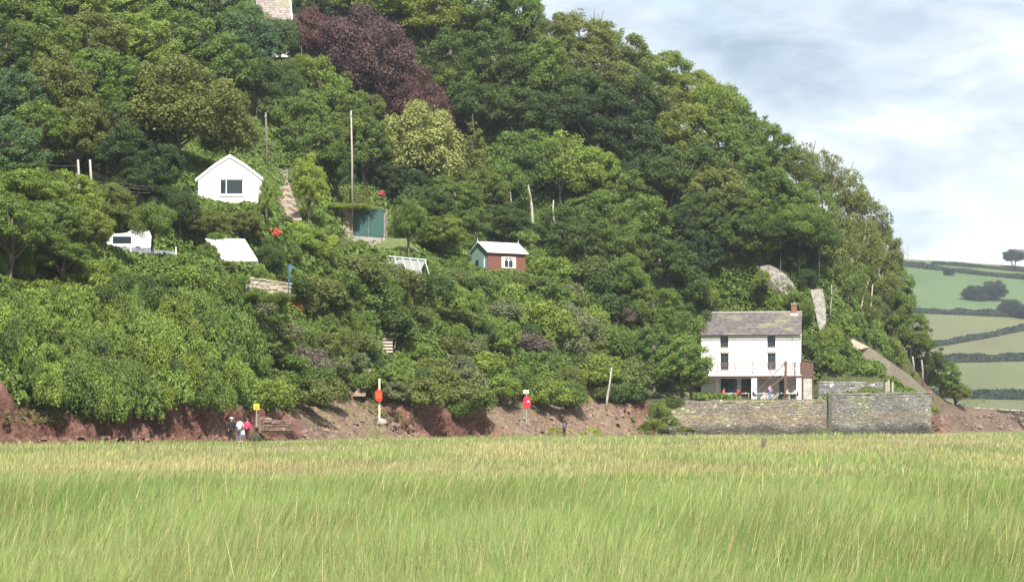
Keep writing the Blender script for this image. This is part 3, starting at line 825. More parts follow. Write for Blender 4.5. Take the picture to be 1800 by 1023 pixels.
st = st.build('stair_stringer', WOODR, bh)
MB().prism([(3.9, ZB), (3.9, ZB-0.25), (0.75, 0.15), (0.75, 0.4)], -2.5, -2.44).build('stair_stringer', WOODR, bh)
for i in range(12):
    x = 0.95+i*0.25; z = 0.32+i*0.225
    MB().box(x-0.12, x+0.14, -2.44, -1.62, z, z+0.04).build('tread', WOODR, bh)
MB().tube([(3.95, -2.47, ZB+1.35), (1.0, -2.47, 1.35)], 0.055, 6).build('handrail', WOODR, bh)
MB().box(0.95, 1.05, -2.52, -2.42, 0, 1.4).build('newel', WOODR, bh)
# lean-to on the right gable
ln = empty('lean_to_shed', BOAT + Matrix.Rotation(rad(-8), 3, 'Z') @ Vector((X1+0.06, 0.8, 0)), rad(-8), 'dark red-brown boarded lean-to against the right-hand end of the whitewashed house', 'shed')
for i in range(7):
    MB().box(0.02+i*0.2, 0.21+i*0.2, -0.03*(i % 2), 0.04, ZB-0.35, ZB+1.7-i*0.02).build('board', WOODR, ln)
MB().prism([(-0.0, ZB+1.75), (1.5, ZB+1.5), (1.5, ZB+1.58), (0.0, ZB+1.84)], -0.15, 2.4).build('roof', BARK, ln)
MB().box(0.02, 1.4, 0.05, 2.2, ZB-0.35, ZB+1.4).build('side_wall', WOODR, ln)
for x in (0.1, 1.3): MB().box(x, x+0.12, -0.1, 0.02, -0.1, ZB-0.36).build('prop', WOODR, ln)
MB().box(0.25, 1.25, 0.06, 0.5, -0.1, ZB-0.36).build('base_wall', GREYW, ln)

# sea walls
A0 = P(1158, 0, 272); A1 = P(1453, 0, 287); B0 = P(1463, 0, 286.6); B1 = P(1637, 0, 299)
rubble_wall((A0.x, A0.y), (A1.x, A1.y), -0.1, 3.7, 4.02, 0.6, 'long rubble stone sea wall with darker foot below the whitewashed house', tide=1.25, tone=(0.255, 0.222, 0.185), coping=False, sw=0.34, sh=0.19)
rubble_wall((B0.x, B0.y), (B1.x, B1.y), -0.1, 4.5, 4.85, 0.6, 'taller grey stone sea wall bastion at the right end of the waterfront', tide=1.2, tone=(0.225, 0.212, 0.192), sw=0.34, sh=0.19)
rubble_wall((B1.x+0.01, B1.y+0.05), (B1.x-4.2, B1.y+8.5), -0.1, 4.85, 4.0, 0.6, 'short end wall turning back from the right-hand corner of the stone bastion', tone=(0.22, 0.20, 0.18))
C0 = P(1440, 0, 299); C1 = P(1553, 0, 303)
rubble_wall((C0.x, C0.y), (C1.x, C1.y), 3.9, 2.05, 2.0, 0.45, 'low grey inner wall behind the bastion right of the whitewashed house', tone=(0.25, 0.235, 0.22), sw=0.3)
for i, (px, hh) in enumerate(((1558, 1.55), (1562, 1.75), (1569, 1.5))):
    p = P(px, 694, 301)
    tag(MB().box(-0.12, 0.12, -0.1, 0.1, -0.2, hh).build('stone_post', CONCRETE, None, loc=p), '%s upright pale stone post beside the low grey inner wall on the bastion' % ['leftmost', 'middle, tallest', 'rightmost'][i], 'post')
# small rubble wall by the walkers
W0 = P(458, 0, 196.5); W1 = P(512, 0, 202)
rubble_wall((W0.x, W0.y), (W1.x, W1.y), 0.9, 1.0, 0.5, 0.5, 'low tumbled stone wall of flat reddish slabs right of the walkers', tone=(0.25, 0.165, 0.13), sw=0.7, sh=0.17, coping=False)
# garden wall under the sign post
G0 = P(437, 0, 213); G1 = P(512, 0, 217)
zg = P(470, 512, 215).z
rubble_wall((G0.x, G0.y), (G1.x, G1.y), zg-0.3, 1.25, 0.95, 0.4, 'buff stone garden wall end at the cliff top below the white sheet roof', tone=(0.40, 0.35, 0.27), sw=0.35)

# ---------------------------------------------------------------- red shed with pale roof
K = 285/F
sh = empty('garden_shed', SHED, rad(35), 'red boarded shed with pale ridged roof and arched white window on the cliff top', 'shed')
W_, D_, E_, R_ = 5.1, 3.3, 2.85, 3.95
hole = [(2.15, 3.25, 1.45, 2.6)]
x0 = -1.35
hs = [(x0+2.15, x0+3.45, 1.1, 2.35)]
b = wall_holes(x0, x0+W_, -0.6, E_, 0, 0.08, hs); b.box(x0+W_-0.08, x0+W_, 0.08, D_-0.08, -0.6, E_); b.box(x0, x0+W_, D_-0.08, D_, -0.6, E_)
b.build('wall', SHEDR, sh)
zz = -0.5
while zz < E_-0.05:     # lapped boards, one by one on each side of the window
    for (xa, xb) in (((x0+0.01, x0+W_-0.01),) if not (zz+0.24 > 1.1 and zz < 2.35) else ((x0+0.01, hs[0][0]-0.08), (hs[0][1]+0.08, x0+W_-0.01))):
        MB().prism([(-0.035, zz), (0.0, zz), (0.0, zz+0.235), (-0.012, zz+0.235)], xa, xb, 'x').build('board', SHEDR, sh)
    zz += 0.24
g = MB().box(x0, x0+0.08, 0.08, D_-0.08, -0.6, E_); g.prism([(0, E_), (D_, E_), (D_/2, R_)], x0, x0+0.08, 'x')
g.build('gable_wall', SAGE, sh)
dr = MB().box(x0-0.04, x0-0.002, 0.75, 1.55, -0.1, 2.0).build('door', SAGE, sh); MB().box(x0-0.06, x0-0.045, 1.75, 2.35, 0.9, 2.0).build('window_pane', GLASS, sh)
MB().box(x0-0.05, x0-0.003, 0.62, 0.74, -0.1, 2.15).build('door_frame', WHITEP, sh)
rm = MB().prism([(-0.32, E_-0.12), (D_/2, R_+0.03), (D_+0.3, E_-0.12), (D_+0.3, E_-0.06), (D_/2, R_+0.10), (-0.32, E_-0.06)], x0-0.25, x0+W_+0.25, 'x').build('roof', METALP, sh)
for i in range(18):
    x = x0-0.2+i*0.31
    MB().prism([(-0.33, E_-0.058), (D_/2, R_+0.104), (D_/2, R_+0.128), (-0.33, E_-0.034)], x, x+0.05, 'x').build('rib', METALP, rm)
MB().prism([(-0.02, E_+0.2), (-0.02, E_-0.02), (0.0, E_-0.02), (0.0, E_+0.2)], x0, x0+W_, 'x').build('fascia', SHEDR, sh)
for x in (x0-0.26, x0+W_+0.2):
    MB().tube([(x, D_/2, R_), (x, D_/2, R_+0.5)], [0.04, 0.01], 6).build('finial', WHITEP, sh)
wd = window(sh, *hs[0], -0.10, WHITEP, 2, 1, 0.09)
for s_ in (0, 1):       # pointed tops of the two lights
    xc = hs[0][0]+0.35+s_*0.6; b = MB()
    b.prism([(xc-0.2, 2.1), (xc-0.2, 1.85), (xc, 2.12)], -0.06, -0.045); b.prism([(xc+0.2, 2.1), (xc, 2.12), (xc+0.2, 1.85)], -0.06, -0.045); b.build('tracery', WHITEP, wd)
for xa in (hs[0][0]-0.33, hs[0][1]+0.03):
    MB().box(xa, xa+0.3, -0.075, -0.04, 1.1, 2.35).build('shutter', CREAMP, wd)

# ---------------------------------------------------------------- white gabled house
wh = empty('white_house', HOUSE, rad(-1.5), 'white rendered gabled house with a wide dark window among trees on the hillside', 'house')
hw = 2.92; E_, R_, D_ = 3.0, 5.05, 5.0
hs = [(-0.95, 1.25, 1.55, 2.95)]
b = wall_holes(-hw, hw, -1.2, E_, 0, 0.3, hs)
b.prism([(-hw, E_), (hw, E_), (1.35, 4.2), (-1.35, 4.2)], 0, 0.3)
b.prism([(-1.35, 4.2), (1.35, 4.2), (0.0, 5.0)], 0.0, 0.3)
b.box(hw-0.3, hw, 0.3, D_, -1.2, E_); b.box(-hw, -hw+0.3, 0.3, D_, -1.2, E_); b.box(-hw, hw, D_, D_+0.3, -1.2, E_)
b.build('wall', WHITE, wh)
prof = [(-hw-0.25, E_-0.12), (-1.38, 4.28), (0, 5.1), (1.38, 4.28), (hw+0.25, E_-0.12), (hw+0.25, E_+0.02), (1.4, 4.42), (0, 5.24), (-1.4, 4.42), (-hw-0.25, E_+0.02)]
MB().prism(prof, 0.0, D_+0.4).build('roof', SLATE if False else mat_plain('grey_roof', (0.30, 0.28, 0.27), 0.8), wh)
bo = MB()
bo.prism([(-hw-0.25, E_-0.25), (-1.38, 4.15), (-1.38, 4.42), (-hw-0.25, E_+0.02)], -0.12, -0.003); bo.prism([(1.38, 4.15), (hw+0.25, E_-0.25), (hw+0.25, E_+0.02), (1.38, 4.42)], -0.12, -0.003)
bo.prism([(-1.38, 4.15), (0, 4.98), (0, 5.26), (-1.38, 4.42)], -0.115, -0.004); bo.prism([(0, 4.98), (1.38, 4.15), (1.38, 4.42), (0, 5.26)], -0.115, -0.004)
bo.build('bargeboard', WHITEP, wh)
window(wh, *hs[0], 0.02, WHITEP, 1, 1, 0.08, 0.08, sillmat=WHITEP)
MB().box(-0.38, -0.30, 0.07, 0.15, 1.63, 2.87).build('mullion', WHITEP, wh)
MB().box(1.13, 1.17, 0.07, 0.1, 1.63, 2.87).build('curtain_edge', WOODR, wh)
MB().box(-hw-0.1, hw+0.1, -0.9, -0.003, 0.0, 0.14).build('balcony_slab', WHITE, wh)
MB().box(-hw-0.05, hw+0.05, -0.88, -0.8, -0.7, -0.45).build('lower_rail', WHITEP, wh)
for x in (-2.8, -1.5, 0, 1.5, 2.0, 2.8): MB().box(x, x+0.08, -0.88, -0.8, -1.6, 0.0).build('balcony_post', WHITEP, wh)
gu = MB().tube([(hw+0.28, 0, E_-0.15), (hw+0.28, D_, E_-0.15)], 0.07, 6).build('gutter', WHITEP, wh)
for y in (1.0, 3.0):
    MB().box(hw+0.003, hw+0.06, y, y+0.9, 1.2, 2.4).build('side_window', METALG, wh)

# low white sheet roof in front of the house
lr = empty('white_roofed_outbuilding', P(410, 478, 219), rad(-2), 'low outbuilding with a bright white sloping sheet roof below the gabled white house', 'outbuilding')
k = 219/F
def L(px, py): return ((px-410)*k, (478-py)*k)
a, b_, c_, d_ = L(350, 416), L(421, 417), L(454, 460), L(392, 460)
m = MB(); zt = 0.07
A_ = Vector((a[0], 3.2, a[1])); B_ = Vector((b_[0], 3.2, b_[1])); C_ = Vector((c_[0], 0, c_[1])); D2 = Vector((d_[0], 0, d_[1]))
for sgn, o_ in ((0, 0), ):
    up = Vector((0, -0.03, zt))
    q = [D2, C_, B_, A_]
    n0 = len(m.v); m.v += [tuple(p) for p in q] + [tuple(p+up) for p in q]
    m.f += [(n0, n0+3, n0+2, n0+1), (n0+4, n0+5, n0+6, n0+7)] + [(n0+i, n0+(i+1) % 4, n0+4+(i+1) % 4, n0+4+i) for i in range(4)]
ro = m.build('roof', METALP, lr)
for i in range(1, 9):
    t = i/9; p = D2.lerp(C_, t)+Vector((0, -0.03, zt+0.02)); q = A_.lerp(B_, t)+Vector((0, -0.03, zt+0.02))
    MB().tube([p, q], 0.025, 4).build('seam', METALP, ro)
MB().box(-0.6, c_[0]-0.2, 0.15, 3.0, -0.6, c_[1]-0.06).build('wall', CONCRETE, lr)
MB().box(0.95, 1.15, 0.1, 0.149, -0.3, c_[1]-0.05).build('corner_board', WHITEP, lr)

# caravan and grey fence
cv = empty('caravan', P(238, 446, 217), rad(6), 'white touring caravan with a raised roof half hidden behind the grey fence', 'caravan')
b = MB(); b.prism([(-2.3, 0.5), (1.25, 0.5), (1.45, 1.0), (1.3, 2.2), (-0.1, 2.2), (-0.75, 1.75), (-2.2, 1.62), (-2.45, 1.1)], 0, 2.0)
b.build('body', WHITEP, cv)
MB().box(-1.9, -0.35, -0.02, -0.003, 0.85, 1.45).build('window', GLASS, cv); MB().box(0.35, 0.9, -0.02, -0.003, 1.3, 1.75).build('window', METALG, cv)
for x in (-0.9, 0.2):
    wv = MB().tube([(x, -0.05, 0.32), (x, 0.12, 0.32)], 0.32, 14).build('wheel', BLACK, cv)
FENCEG = mat_plain('grey_sheet', (0.23, 0.25, 0.27), 0.55, 0.2, var=0.12)
fe = empty('grey_fence', P(250, 458, 215.0), rad(4), 'grey corrugated sheet fence with rail running in front of the white caravan', 'fence')
k = 215/F
for i in range(20):
    x0_, x1_ = (188+i*6.1-250)*k, (193.8+i*6.1-250)*k; top = (458-432-(i*0.45))*k + (0.0 if i < 14 else -0.05)
    MB().box(x0_, x1_, 0.0 if i % 2 else 0.03, 0.04 if i % 2 else 0.07, -0.4, top).build('panel', FENCEG, fe)
MB().box(-62*k, 61*k, -0.05, -0.003, 0.55, 0.62).build('rail', METALG, fe)
for px in (190, 230, 270, 309):
    MB().box((px-250)*k-0.04, (px-250)*k+0.04, -0.09, -0.051, -0.5, 1.15).build('post', WHITEP, fe)

# ---------------------------------------------------------------- green garage doors, side gate, stone piers
k = 260/F
ga = empty('green_garage_doors', P(648, 418, 260), 0, 'pair of sea-green boarded garage doors at the end of the drive', 'garage doors')
for s_ in (-1, 1):
    lf = MB().box(*( (-1.62, -0.02) if s_ < 0 else (0.02, 1.55) ), 0.06, 0.1, 0.05, 2.72).build('door_leaf', GREEND, ga)
    xa, xb = (-1.62, -0.02) if s_ < 0 else (0.02, 1.55)
    for i in range(8):
        u = xa+(xb-xa)*i/8; MB().box(u+0.01, u+(xb-xa)/8-0.01, 0.03, 0.058, 0.08, 2.70).build('board', GREEND, lf)
    MB().box(s_*0.2-0.03, s_*0.2+0.03, 0.0, 0.028, 1.2, 1.35).build('handle', DARKW, lf)
MB().box(-1.75, 1.68, -0.02, 0.12, 2.74, 2.9).build('lintel', GREEND, ga)
def pier(px0, px1, pyt, pyb, Y, label, tone=(0.36, 0.30, 0.235)):
    a = P(px0, pyb, Y); b = P(px1, pyb, Y)
    return rubble_wall((a.x, a.y), (b.x, b.y), a.z-0.2, (pyb-pyt)*Y/F+0.2, (pyb-pyt)*Y/F+0.2, 0.5, label, 'stone_pier', 'stone pier', tone, sw=0.3, sh=0.2)
pier(601, 620, 371, 415, 259.6, 'buff stone pier between the green side gate and the green garage doors')
pier(676, 681, 368, 417, 260.2, 'narrow stone pier on the right of the green garage doors', (0.25, 0.22, 0.18))
pier(556, 581, 384, 410, 259.8, 'low stone wall end left of the narrow green side gate')
gt = empty('side_gate', P(591, 410, 259.9), 0, 'narrow green boarded side gate left of the garage doors in deep shade', 'gate')
for i in range(5): MB().box(-0.52+i*0.21, -0.325+i*0.21, 0, 0.04, 0.03, 1.95).build('board', GREEND, gt)
MB().box(-0.52, 0.52, 0.041, 0.09, 1.5, 1.62).build('rail', GREEND, gt)
# roof garden block behind the doors
MB().box(-2.9, 1.7, 0.2, 3.2, -0.3, 2.7).build('garage_block', CONCRETE, ga)

# telegraph poles, wires
def pole(px, pyt, pyb, Y, r, mat, label, name='telegraph_pole', arm=True):
    p = P(px, pyb, Y); hgt = (pyb-pyt)*Y/F
    e = empty(name, p, 0, label, 'pole')
    MB().tube([(0, 0, -0.5), (0, 0, hgt*0.5), ((-2)*Y/F, 0, hgt)], [r, r*0.9, r*0.7], 8).build('shaft', mat, e, True)
    if arm:
        MB().box(-0.12-2*Y/F, 0.12-2*Y/F, -0.14, -0.09, hgt-0.5, hgt-0.42).build('bracket', METALG, e)
        MB().ball((-2*Y/F, -0.15, hgt-0.35), 0.06, 6, 4).build('insulator', WHITEP, e)
    return e
pole(619, 195, 372, 258.5, 0.11, WEATHERED, 'tall weathered wooden telegraph pole rising beside the green garage doors')
pole(469, 198, 312, 268, 0.14, BARK, 'dark wooden telegraph pole in the shade at the top of the brown path')
pole(139, 281, 345, 204, 0.12, WEATHERED, 'short pale wooden pole, left of two, among the trees above the caravan', arm=False)
pole(160, 281, 345, 204.5, 0.12, WEATHERED, 'short pale wooden pole, right of two, among the trees above the caravan', arm=False)
def wire(p, q, sag, label, r=0.014):
    p = Vector(p); q = Vector(q); pts = []
    for i in range(13):
        t = i/12; v = p.lerp(q, t); v.z -= sag*4*t*(1-t); pts.append(v)
    b = MB().tube(pts, r, 4)
    tag(b.build('overhead_wire', BARK), label, 'wire')
wire(P(160, 300, 204.5), P(258, 328, 212), 0.3, 'upper overhead wire sagging across the dark trees left of the white house')
wire(P(160, 304, 204.5), P(260, 333, 212), 0.35, 'middle overhead wire sagging across the dark trees left of the white house', 0.018)
wire(P(160, 310, 204.5), P(264, 339, 212), 0.4, 'lowest overhead wire sagging across the dark trees left of the white house')
wire(P(60, 286, 203), P(139, 291, 204), 0.15, 'overhead wire running left from the two short pale poles')
# handrail of the brown path
hr = empty('path_handrail', P(480, 318, 262), 0, 'pale wooden handrail slanting across the top of the brown path', 'handrail')
MB().tube([(-0.7, -0.4, 0.0), (1.4, 0.6, 1.15)], 0.05, 6).build('rail', WEATHERED, hr); MB().tube([(-0.4, -0.3, -0.35), (1.4, 0.62, 0.75)], 0.04, 6).build('rail', WEATHERED, hr)
MB().box(-0.72, -0.62, -0.45, -0.35, -1.2, 0.1).build('post', WEATHERED, hr); MB().box(1.32, 1.42, 0.6, 0.7, -0.6, 1.2).build('post', WEATHERED, hr)

# sloping metal rail/frame right of the drive
fr = empty('metal_frame', P(675, 452, solve(705, 472)-1.0), 0, 'long sloping galvanised frame with thin white posts between the drive and the red shed', 'frame')
k = 262/F
MB().tube([(-0.3, 0, 0.15), (4.2, 0.1, -0.3)], 0.07, 6).build('top_rail', METALG, fr); MB().tube([(0.3, -0.5, -1.0), (3.6, -0.4, -1.7)], 0.05, 6).build('lower_rail', METALG, fr)
for i in range(6):
    x = 0.3+i*0.75; MB().tube([(x, 0.02, 0.08-x*0.1), (x+0.42, -0.45, -1.05-x*0.17)], 0.035, 5).build('post', WHITEP, fr)
MB().quad((-0.2, 0.06, 0.05), (4.1, 0.16, -0.38), (3.5, -0.35, -1.6), (0.3, -0.45, -0.95)).build('mesh_panel', mat_plain('grey_netting', (0.24, 0.25, 0.24), 0.8), fr)

# blue sign post
bs = empty('blue_signpost', P(508, 492, 216), 0, 'small blue signpost standing on the garden wall end at the cliff top', 'signpost')
MB().tube([(0, 0, -0.6), (0, 0, 1.35)], 0.05, 8).build('post', BLUEP, bs); MB().box(0.02, 0.42, -0.06, -0.03, 0.95, 1.15).build('sign_arm', BLUEP, bs)

# grey roofed house at the top
th = empty('grey_roofed_house', TOPHOUSE, rad(10), 'grey slate roofed house with a white verge showing above the trees at the top edge', 'house')
k = 325/F
xl, xr = (452-478)*k, (511-478)*k
MB().box(xl+0.2, xr-0.2, 0.0, 6.0, -4, 0.6).build('wall', WHITE, th)
MB().prism([(-0.4, 0.55), (3.0, 4.6), (6.4, 0.55), (6.4, 0.68), (3.0, 4.75), (-0.4, 0.68)], xl, xr, 'x').build('roof_boards', DARKW, th)
slate_roof('slates', th, xl-0.05, xr+0.05, -0.5, 0.62, xl-0.05, xr+0.05, 3.0, 4.8, 12, (0.26, 0.215, 0.20))
MB().prism([(-0.5, 0.5), (3.0, 4.68), (3.0, 4.95), (-0.5, 0.78)], xr+0.06, xr+0.2, 'x').build('bargeboard', WHITEP, th)
# parked car and cottage corner behind the copper beech
def car(loc, rz, paint, label):
    e = empty('parked_car', loc, rz, label, 'car')
    b = MB(); b.prism([(-2.0, 0.3), (2.0, 0.3), (2.05, 0.75), (1.2, 0.9), (-1.9, 0.95), (-2.1, 0.6)], -0.85, 0.85).build('body', paint, e)
    MB().prism([(-1.6, 0.93), (1.05, 0.90), (0.45, 1.42), (-1.1, 1.45)], -0.72, 0.72).build('cabin', paint, e)
    MB().prism([(0.55, 1.36), (1.12, 0.93), (1.16, 0.95), (0.60, 1.40)], -0.65, 0.65).build('windscreen', GLASS, e)
    MB().prism([(-1.35, 0.98), (0.8, 0.98), (0.4, 1.34), (-1.05, 1.36)], -0.735, -0.722).build('side_window', GLASS, e)
    for x in (-1.3, 1.25):
        for y in (-0.86, 0.72): MB().tube([(x, y, 0.32), (x, y+0.14, 0.32)], 0.32, 12).build('wheel', BLACK, e)
    return e
pc = P(556, 112, 322); 
car(Vector((pc.x, pc.y-2, pc.z)), rad(10), METALG, 'pale silver car glimpsed through the leaves of the copper beech')
ct = empty('cottage_corner', P(512, 146, 313), rad(15), 'corner of a white cottage showing beneath the copper beech', 'cottage')
MB().box(-1.1, 1.6, 0, 3, -1.5, 1.35).build('wall', WHITE, ct); MB().prism([(-0.3, 1.3), (1.5, 2.4), (3.3, 1.3), (3.3, 1.4), (1.5, 2.5), (-0.3, 1.4)], -1.3, 1.8, 'x').build('roof', METALG, ct)
c2 = empty('hilltop_cottage', P(676, 72, 322), rad(-20), 'hilltop cottage roof edge peeping over the copper beech crown', 'cottage')
MB().box(-2, 1.2, 0, 3, -4, 1.0).build('wall', WHITE, c2); MB().prism([(-0.3, 0.95), (1.5, 2.0), (3.3, 0.95), (3.3, 1.1), (1.5, 2.15), (-0.3, 1.1)], -2.2, 1.4, 'x').build('roof', TARMAC, c2)

# small red roofed hut and pole above the boathouse
rh = empty('red_roofed_hut', P(1288, 538, 311), rad(0), 'small hut with rusty red roof above the left end of the slate roof', 'hut')
MB().box(-1.0, 1.2, 0, 1.6, -1.0, 0.3).build('wall', WHITE, rh); MB().prism([(-1.2, 0.95), (1.5, 0.05), (1.5, 0.2), (-1.2, 1.1)], -0.2, 1.8).build('roof', SHEDR, rh)
pole(1272, 490, 534, 311, 0.10, WEATHERED, 'short grey wooden post standing left of the red roofed hut', 'wooden_post', False)

# paths
ribbon('brown_path', [(486, 296, 22), (492, 318, 32), (498, 345, 42), (503, 370, 50), (512, 392, 52), (540, 404, 50)], DIRT)
def slab(name, pts, mat, kind='structure', deep=2.5, hue=None):
    q = [P(*p) for p in pts]; b = MB(); n = len(q)
    b.poly(q)
    for i in range(n):
        a, c = q[i], q[(i+1) % n]; b.quad(a-Vector((0, 0, deep)), c-Vector((0, 0, deep)), c, a)
    o = b.build(name, mat); o['kind'] = kind; return o
slab('drive', [(585,413,259.5),(678,418.5,259.6),(654,432,258),(630,444,257),(590,444,257),(578,428,258.2)], TARMAC)
slab('verge_lawn', [(679,419,259.6),(716,419,259.8),(744,449,258),(640,449,256.9),(655,433,258)], LAWN)
for i, (px, py, Yq) in enumerate(((636,443,257),(642,439,257.4),(648,435,257.8),(654,431,258.1),(661,427,258.5),(668,423,259),(674,420,259.3))):
    tag(MB().box(-0.2, 0.2, -0.12, 0.12, -0.3, 0.14).build('kerb_stone', PALEPATH, None, loc=P(px, py, Yq), rot=(0, 0, 0.3*i)), '%s pale edging stone, counted from the bottom, between drive and lawn' % ORDS[i], 'stone', 'edging stones between drive and lawn')
bp = empty('path_treads', on_land(497, 345), 0, 'timber edged treads crossing the brown path right of the white house', 'path treads')
for py in range(312, 392, 11):
    cx_ = 490+(py-312)*0.24; wp_ = 24+(py-312)*0.26
    v_ = on_land(cx_, py); hw_ = wp_*v_.y/F/2
    MB().box(-hw_, hw_, -0.12, 0.12, 0.05, 0.30).build('tread', WEATHERED, bp, loc=v_-bp.location)
def strip(name, left, right, mat, off=1.3, deep=2.0):
    b = MB(); a = []; c = []
    for (x, y), (u, v) in zip(left, right):
        Ym = min(solve(x, y), solve(u, v)) - off
        a.append(P(x, y, Ym)); c.append(P(u, v, Ym))
    dn = Vector((0, 0.6, -deep))
    for i in range(len(a)-1):
        b.quad(a[i], c[i], c[i+1], a[i+1]); b.quad(c[i], c[i]+dn, c[i+1]+dn, c[i+1]); b.quad(a[i]+dn, a[i], a[i+1], a[i+1]+dn)
    b.quad(a[-1], c[-1], c[-1]+dn, a[-1]+dn); b.quad(a[0]+dn, c[0]+dn, c[0], a[0])
    return b.build(name, mat)
BANKM = mat_plain('rubble_render', (0.25, 0.23, 0.205), 0.95, var=0.28, scale=2.4, bump=0.9)
tag(strip('retaining_wall', [(1335,469),(1343,478),(1352,490),(1364,503),(1380,518)], [(1352,465),(1368,473),(1382,484),(1394,497),(1401,514)], BANKM), 'curved pale grey rubble retaining wall below the dark hollow, above the chimney', 'wall')
strip('upper_path', [(1424,509),(1429,528),(1433,548),(1437,566),(1441,584)], [(1446,508),(1450,528),(1452,548),(1452,566),(1450,582)], BANKM)['kind'] = 'structure'
strip('sloping_path', [(1490,598),(1506,616),(1536,642),(1570,668),(1598,690)], [(1498,595),(1528,610),(1566,636),(1600,660),(1627,686)], PALEPATH)['kind'] = 'structure'
strip('cliff_path', [(653,630),(643,655),(630,680),(620,696)], [(658,630),(652,655),(645,680),(642,696)], DIRT, 0.15, 0.05)['kind'] = 'structure'
strip('side_path', [(1058,650),(1056,680),(1053,700)], [(1067,650),(1069,680),(1070,700)], DIRT, 0.15, 0.05)['kind'] = 'structure'
# posts by the paths
pole(1446, 512, 572, 322, 0.09, PALEBARK, 'thin pale post along the right side of the upper path', 'pale_post', False)
pole(1347, 470, 480, 326, 0.10, WHITEP, 'short white marker post at the top of the pale bank', 'marker_post', False)
for px, t, b_, l in ((1606, 626, 652, 'left'), (1622, 632, 672, 'right, thicker')):
    pole(px, t, b_, 316, 0.14, GREYBARK, '%s of two broken stone gate stumps at the foot of the sloping path' % l, 'gate_stump', False)

# concrete steps on the cliff
STEPM = mat_plain('pale_concrete', (0.50, 0.43, 0.35), 0.9, var=0.1)
s0 = solve(680, 617); s1 = solve(681, 573)
se = empty('cliff_steps', P(680, 618, s0), rad(0), 'flight of pale concrete steps climbing the bushes above the cliff path', 'steps')
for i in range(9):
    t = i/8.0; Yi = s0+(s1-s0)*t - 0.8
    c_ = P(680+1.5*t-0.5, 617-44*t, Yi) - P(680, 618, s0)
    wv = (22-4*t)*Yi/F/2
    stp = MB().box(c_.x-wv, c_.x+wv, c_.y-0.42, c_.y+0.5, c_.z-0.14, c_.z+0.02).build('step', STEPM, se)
    MB().box(c_.x-wv+0.04, c_.x+wv-0.04, c_.y-0.22, c_.y+0.45, c_.z-0.5, c_.z-0.093).build('riser', BARK, stp)  # dark riser colour stands in for shade under the tread nose
MB().tube([(0.75, 0, 0.3), (0.85, s1-s0, (44)*s1/F+1.0)], 0.035, 6).build('handrail', METALG, se)
b0 = P(680, 573, s1+0.3)-P(680, 618, s0)

# life buoy post
lp = empty('lifebuoy_station', P(667, 737, 219), 0, 'white wooden post carrying an orange-red lifebuoy housing on the rocks', 'lifebuoy post')
k = 219/F
MB().box(-0.075, 0.075, -0.06, 0.06, -0.5, 72*k).build('post', CREAMP, lp)
hb = MB().prism([(-0.34, 1.75), (-0.22, 1.55), (0.18, 1.55), (0.26, 1.75), (0.24, 2.35), (0.10, 2.52), (-0.26, 2.52), (-0.36, 2.3)], -0.34, -0.10).build('lifebuoy_housing', RED, lp)
MB().prism([(-0.26, 1.8), (0.18, 1.8), (0.16, 2.3), (-0.26, 2.3)], -0.37, -0.343).build('lid', mat_plain('orange_lid', (0.60, 0.10, 0.03), 0.4), hb)
tag(MB().ball((0, 0, 0), 0.36, 7, 5, (1.2, 0.8, 0.9)).build('boulder', CONCRETE, None, loc=P(671, 742, 218)), 'rounded pale boulder at the foot of the lifebuoy post', 'boulder')
# crimson notice post
np_ = empty('notice_post', P(925, 738, 249), 0, 'thin grey post with a crimson rounded housing and a small cream notice on top', 'notice post')
k = 249/F
MB().tube([(0, 0, -0.4), (0, 0, 52*k)], 0.06, 8).build('post', METALG, np_)
hx_ = MB().box(-0.22, 0.42, -0.16, -0.02, 23*k, 40*k)
hb = MB().prism([(-0.2, 21*k), (0.36, 21*k), (0.46, 26*k), (0.46, 36*k), (0.34, 41*k), (-0.18, 41*k), (-0.28, 36*k), (-0.28, 26*k)], -0.2, -0.06).build('housing', CRIMSON, np_)
MB().box(0.1, 0.28, -0.215, -0.203, 31*k, 34*k).build('label_plate', WHITEP, hb)
sg = MB().box(-0.28, 0.26, -0.10, -0.06, 46*k, 53*k).build('notice_board', CREAMP, np_)
for i in range(3): MB().box(-0.2, 0.18, -0.106, -0.1, 47.2*k+i*0.1, 47.9*k+i*0.1).build('printed_line', DARKW, sg)
# yellow sign
ys = empty('yellow_sign', P(451, 728, 195), 0, 'small square yellow warning sign on a short post above the walkers', 'sign')
MB().tube([(0, 0, -0.9), (0, 0, 0.8)], 0.04, 6).build('post', WEATHERED, ys)
yb = MB().box(-0.22, 0.22, -0.07, -0.03, 0.35, 0.80).build('sign_plate', YELLOW, ys)
MB().box(-0.13, 0.13, -0.074, -0.07, 0.45, 0.50).build('printed_line', DARKW, yb); MB().tube([(0.09*math.cos(t*math.pi/4), -0.075, 0.63+0.09*math.sin(t*math.pi/4)) for t in range(9)], 0.012, 4).build('printed_ring', DARKW, yb)
# leaning pale pole
lpn = empty('leaning_pole', P(1066, 718, solve(1066, 719)), 0, 'crooked bleached wooden pole leaning to the right at the foot of the side path', 'pole')
k = 262/F
MB().tube([(-0.05, 0, -0.4), (0.1, 0, 22*k), (0.35, 0, 45*k), (0.5, 0, 68*k), (0.52, 0, 74*k)], [0.15, 0.13, 0.11, 0.09, 0.04], 8).build('shaft', PALEBARK, lpn, True)
MB().tube([(0.5, 0, 68*k), (0.66, 0, 75*k)], [0.05, 0.02], 5).build('branch_stub', PALEBARK, lpn)
tag(MB().tube([(0, 0, -0.3), (0.02, 0, 0.35), (0.07, 0, 0.62)], [0.13, 0.12, 0.11], 8).build('wooden_stump', BARK, None, loc=P(1342, 789, 141)), 'weathered dark wooden stump standing alone in the marsh grass', 'stump')
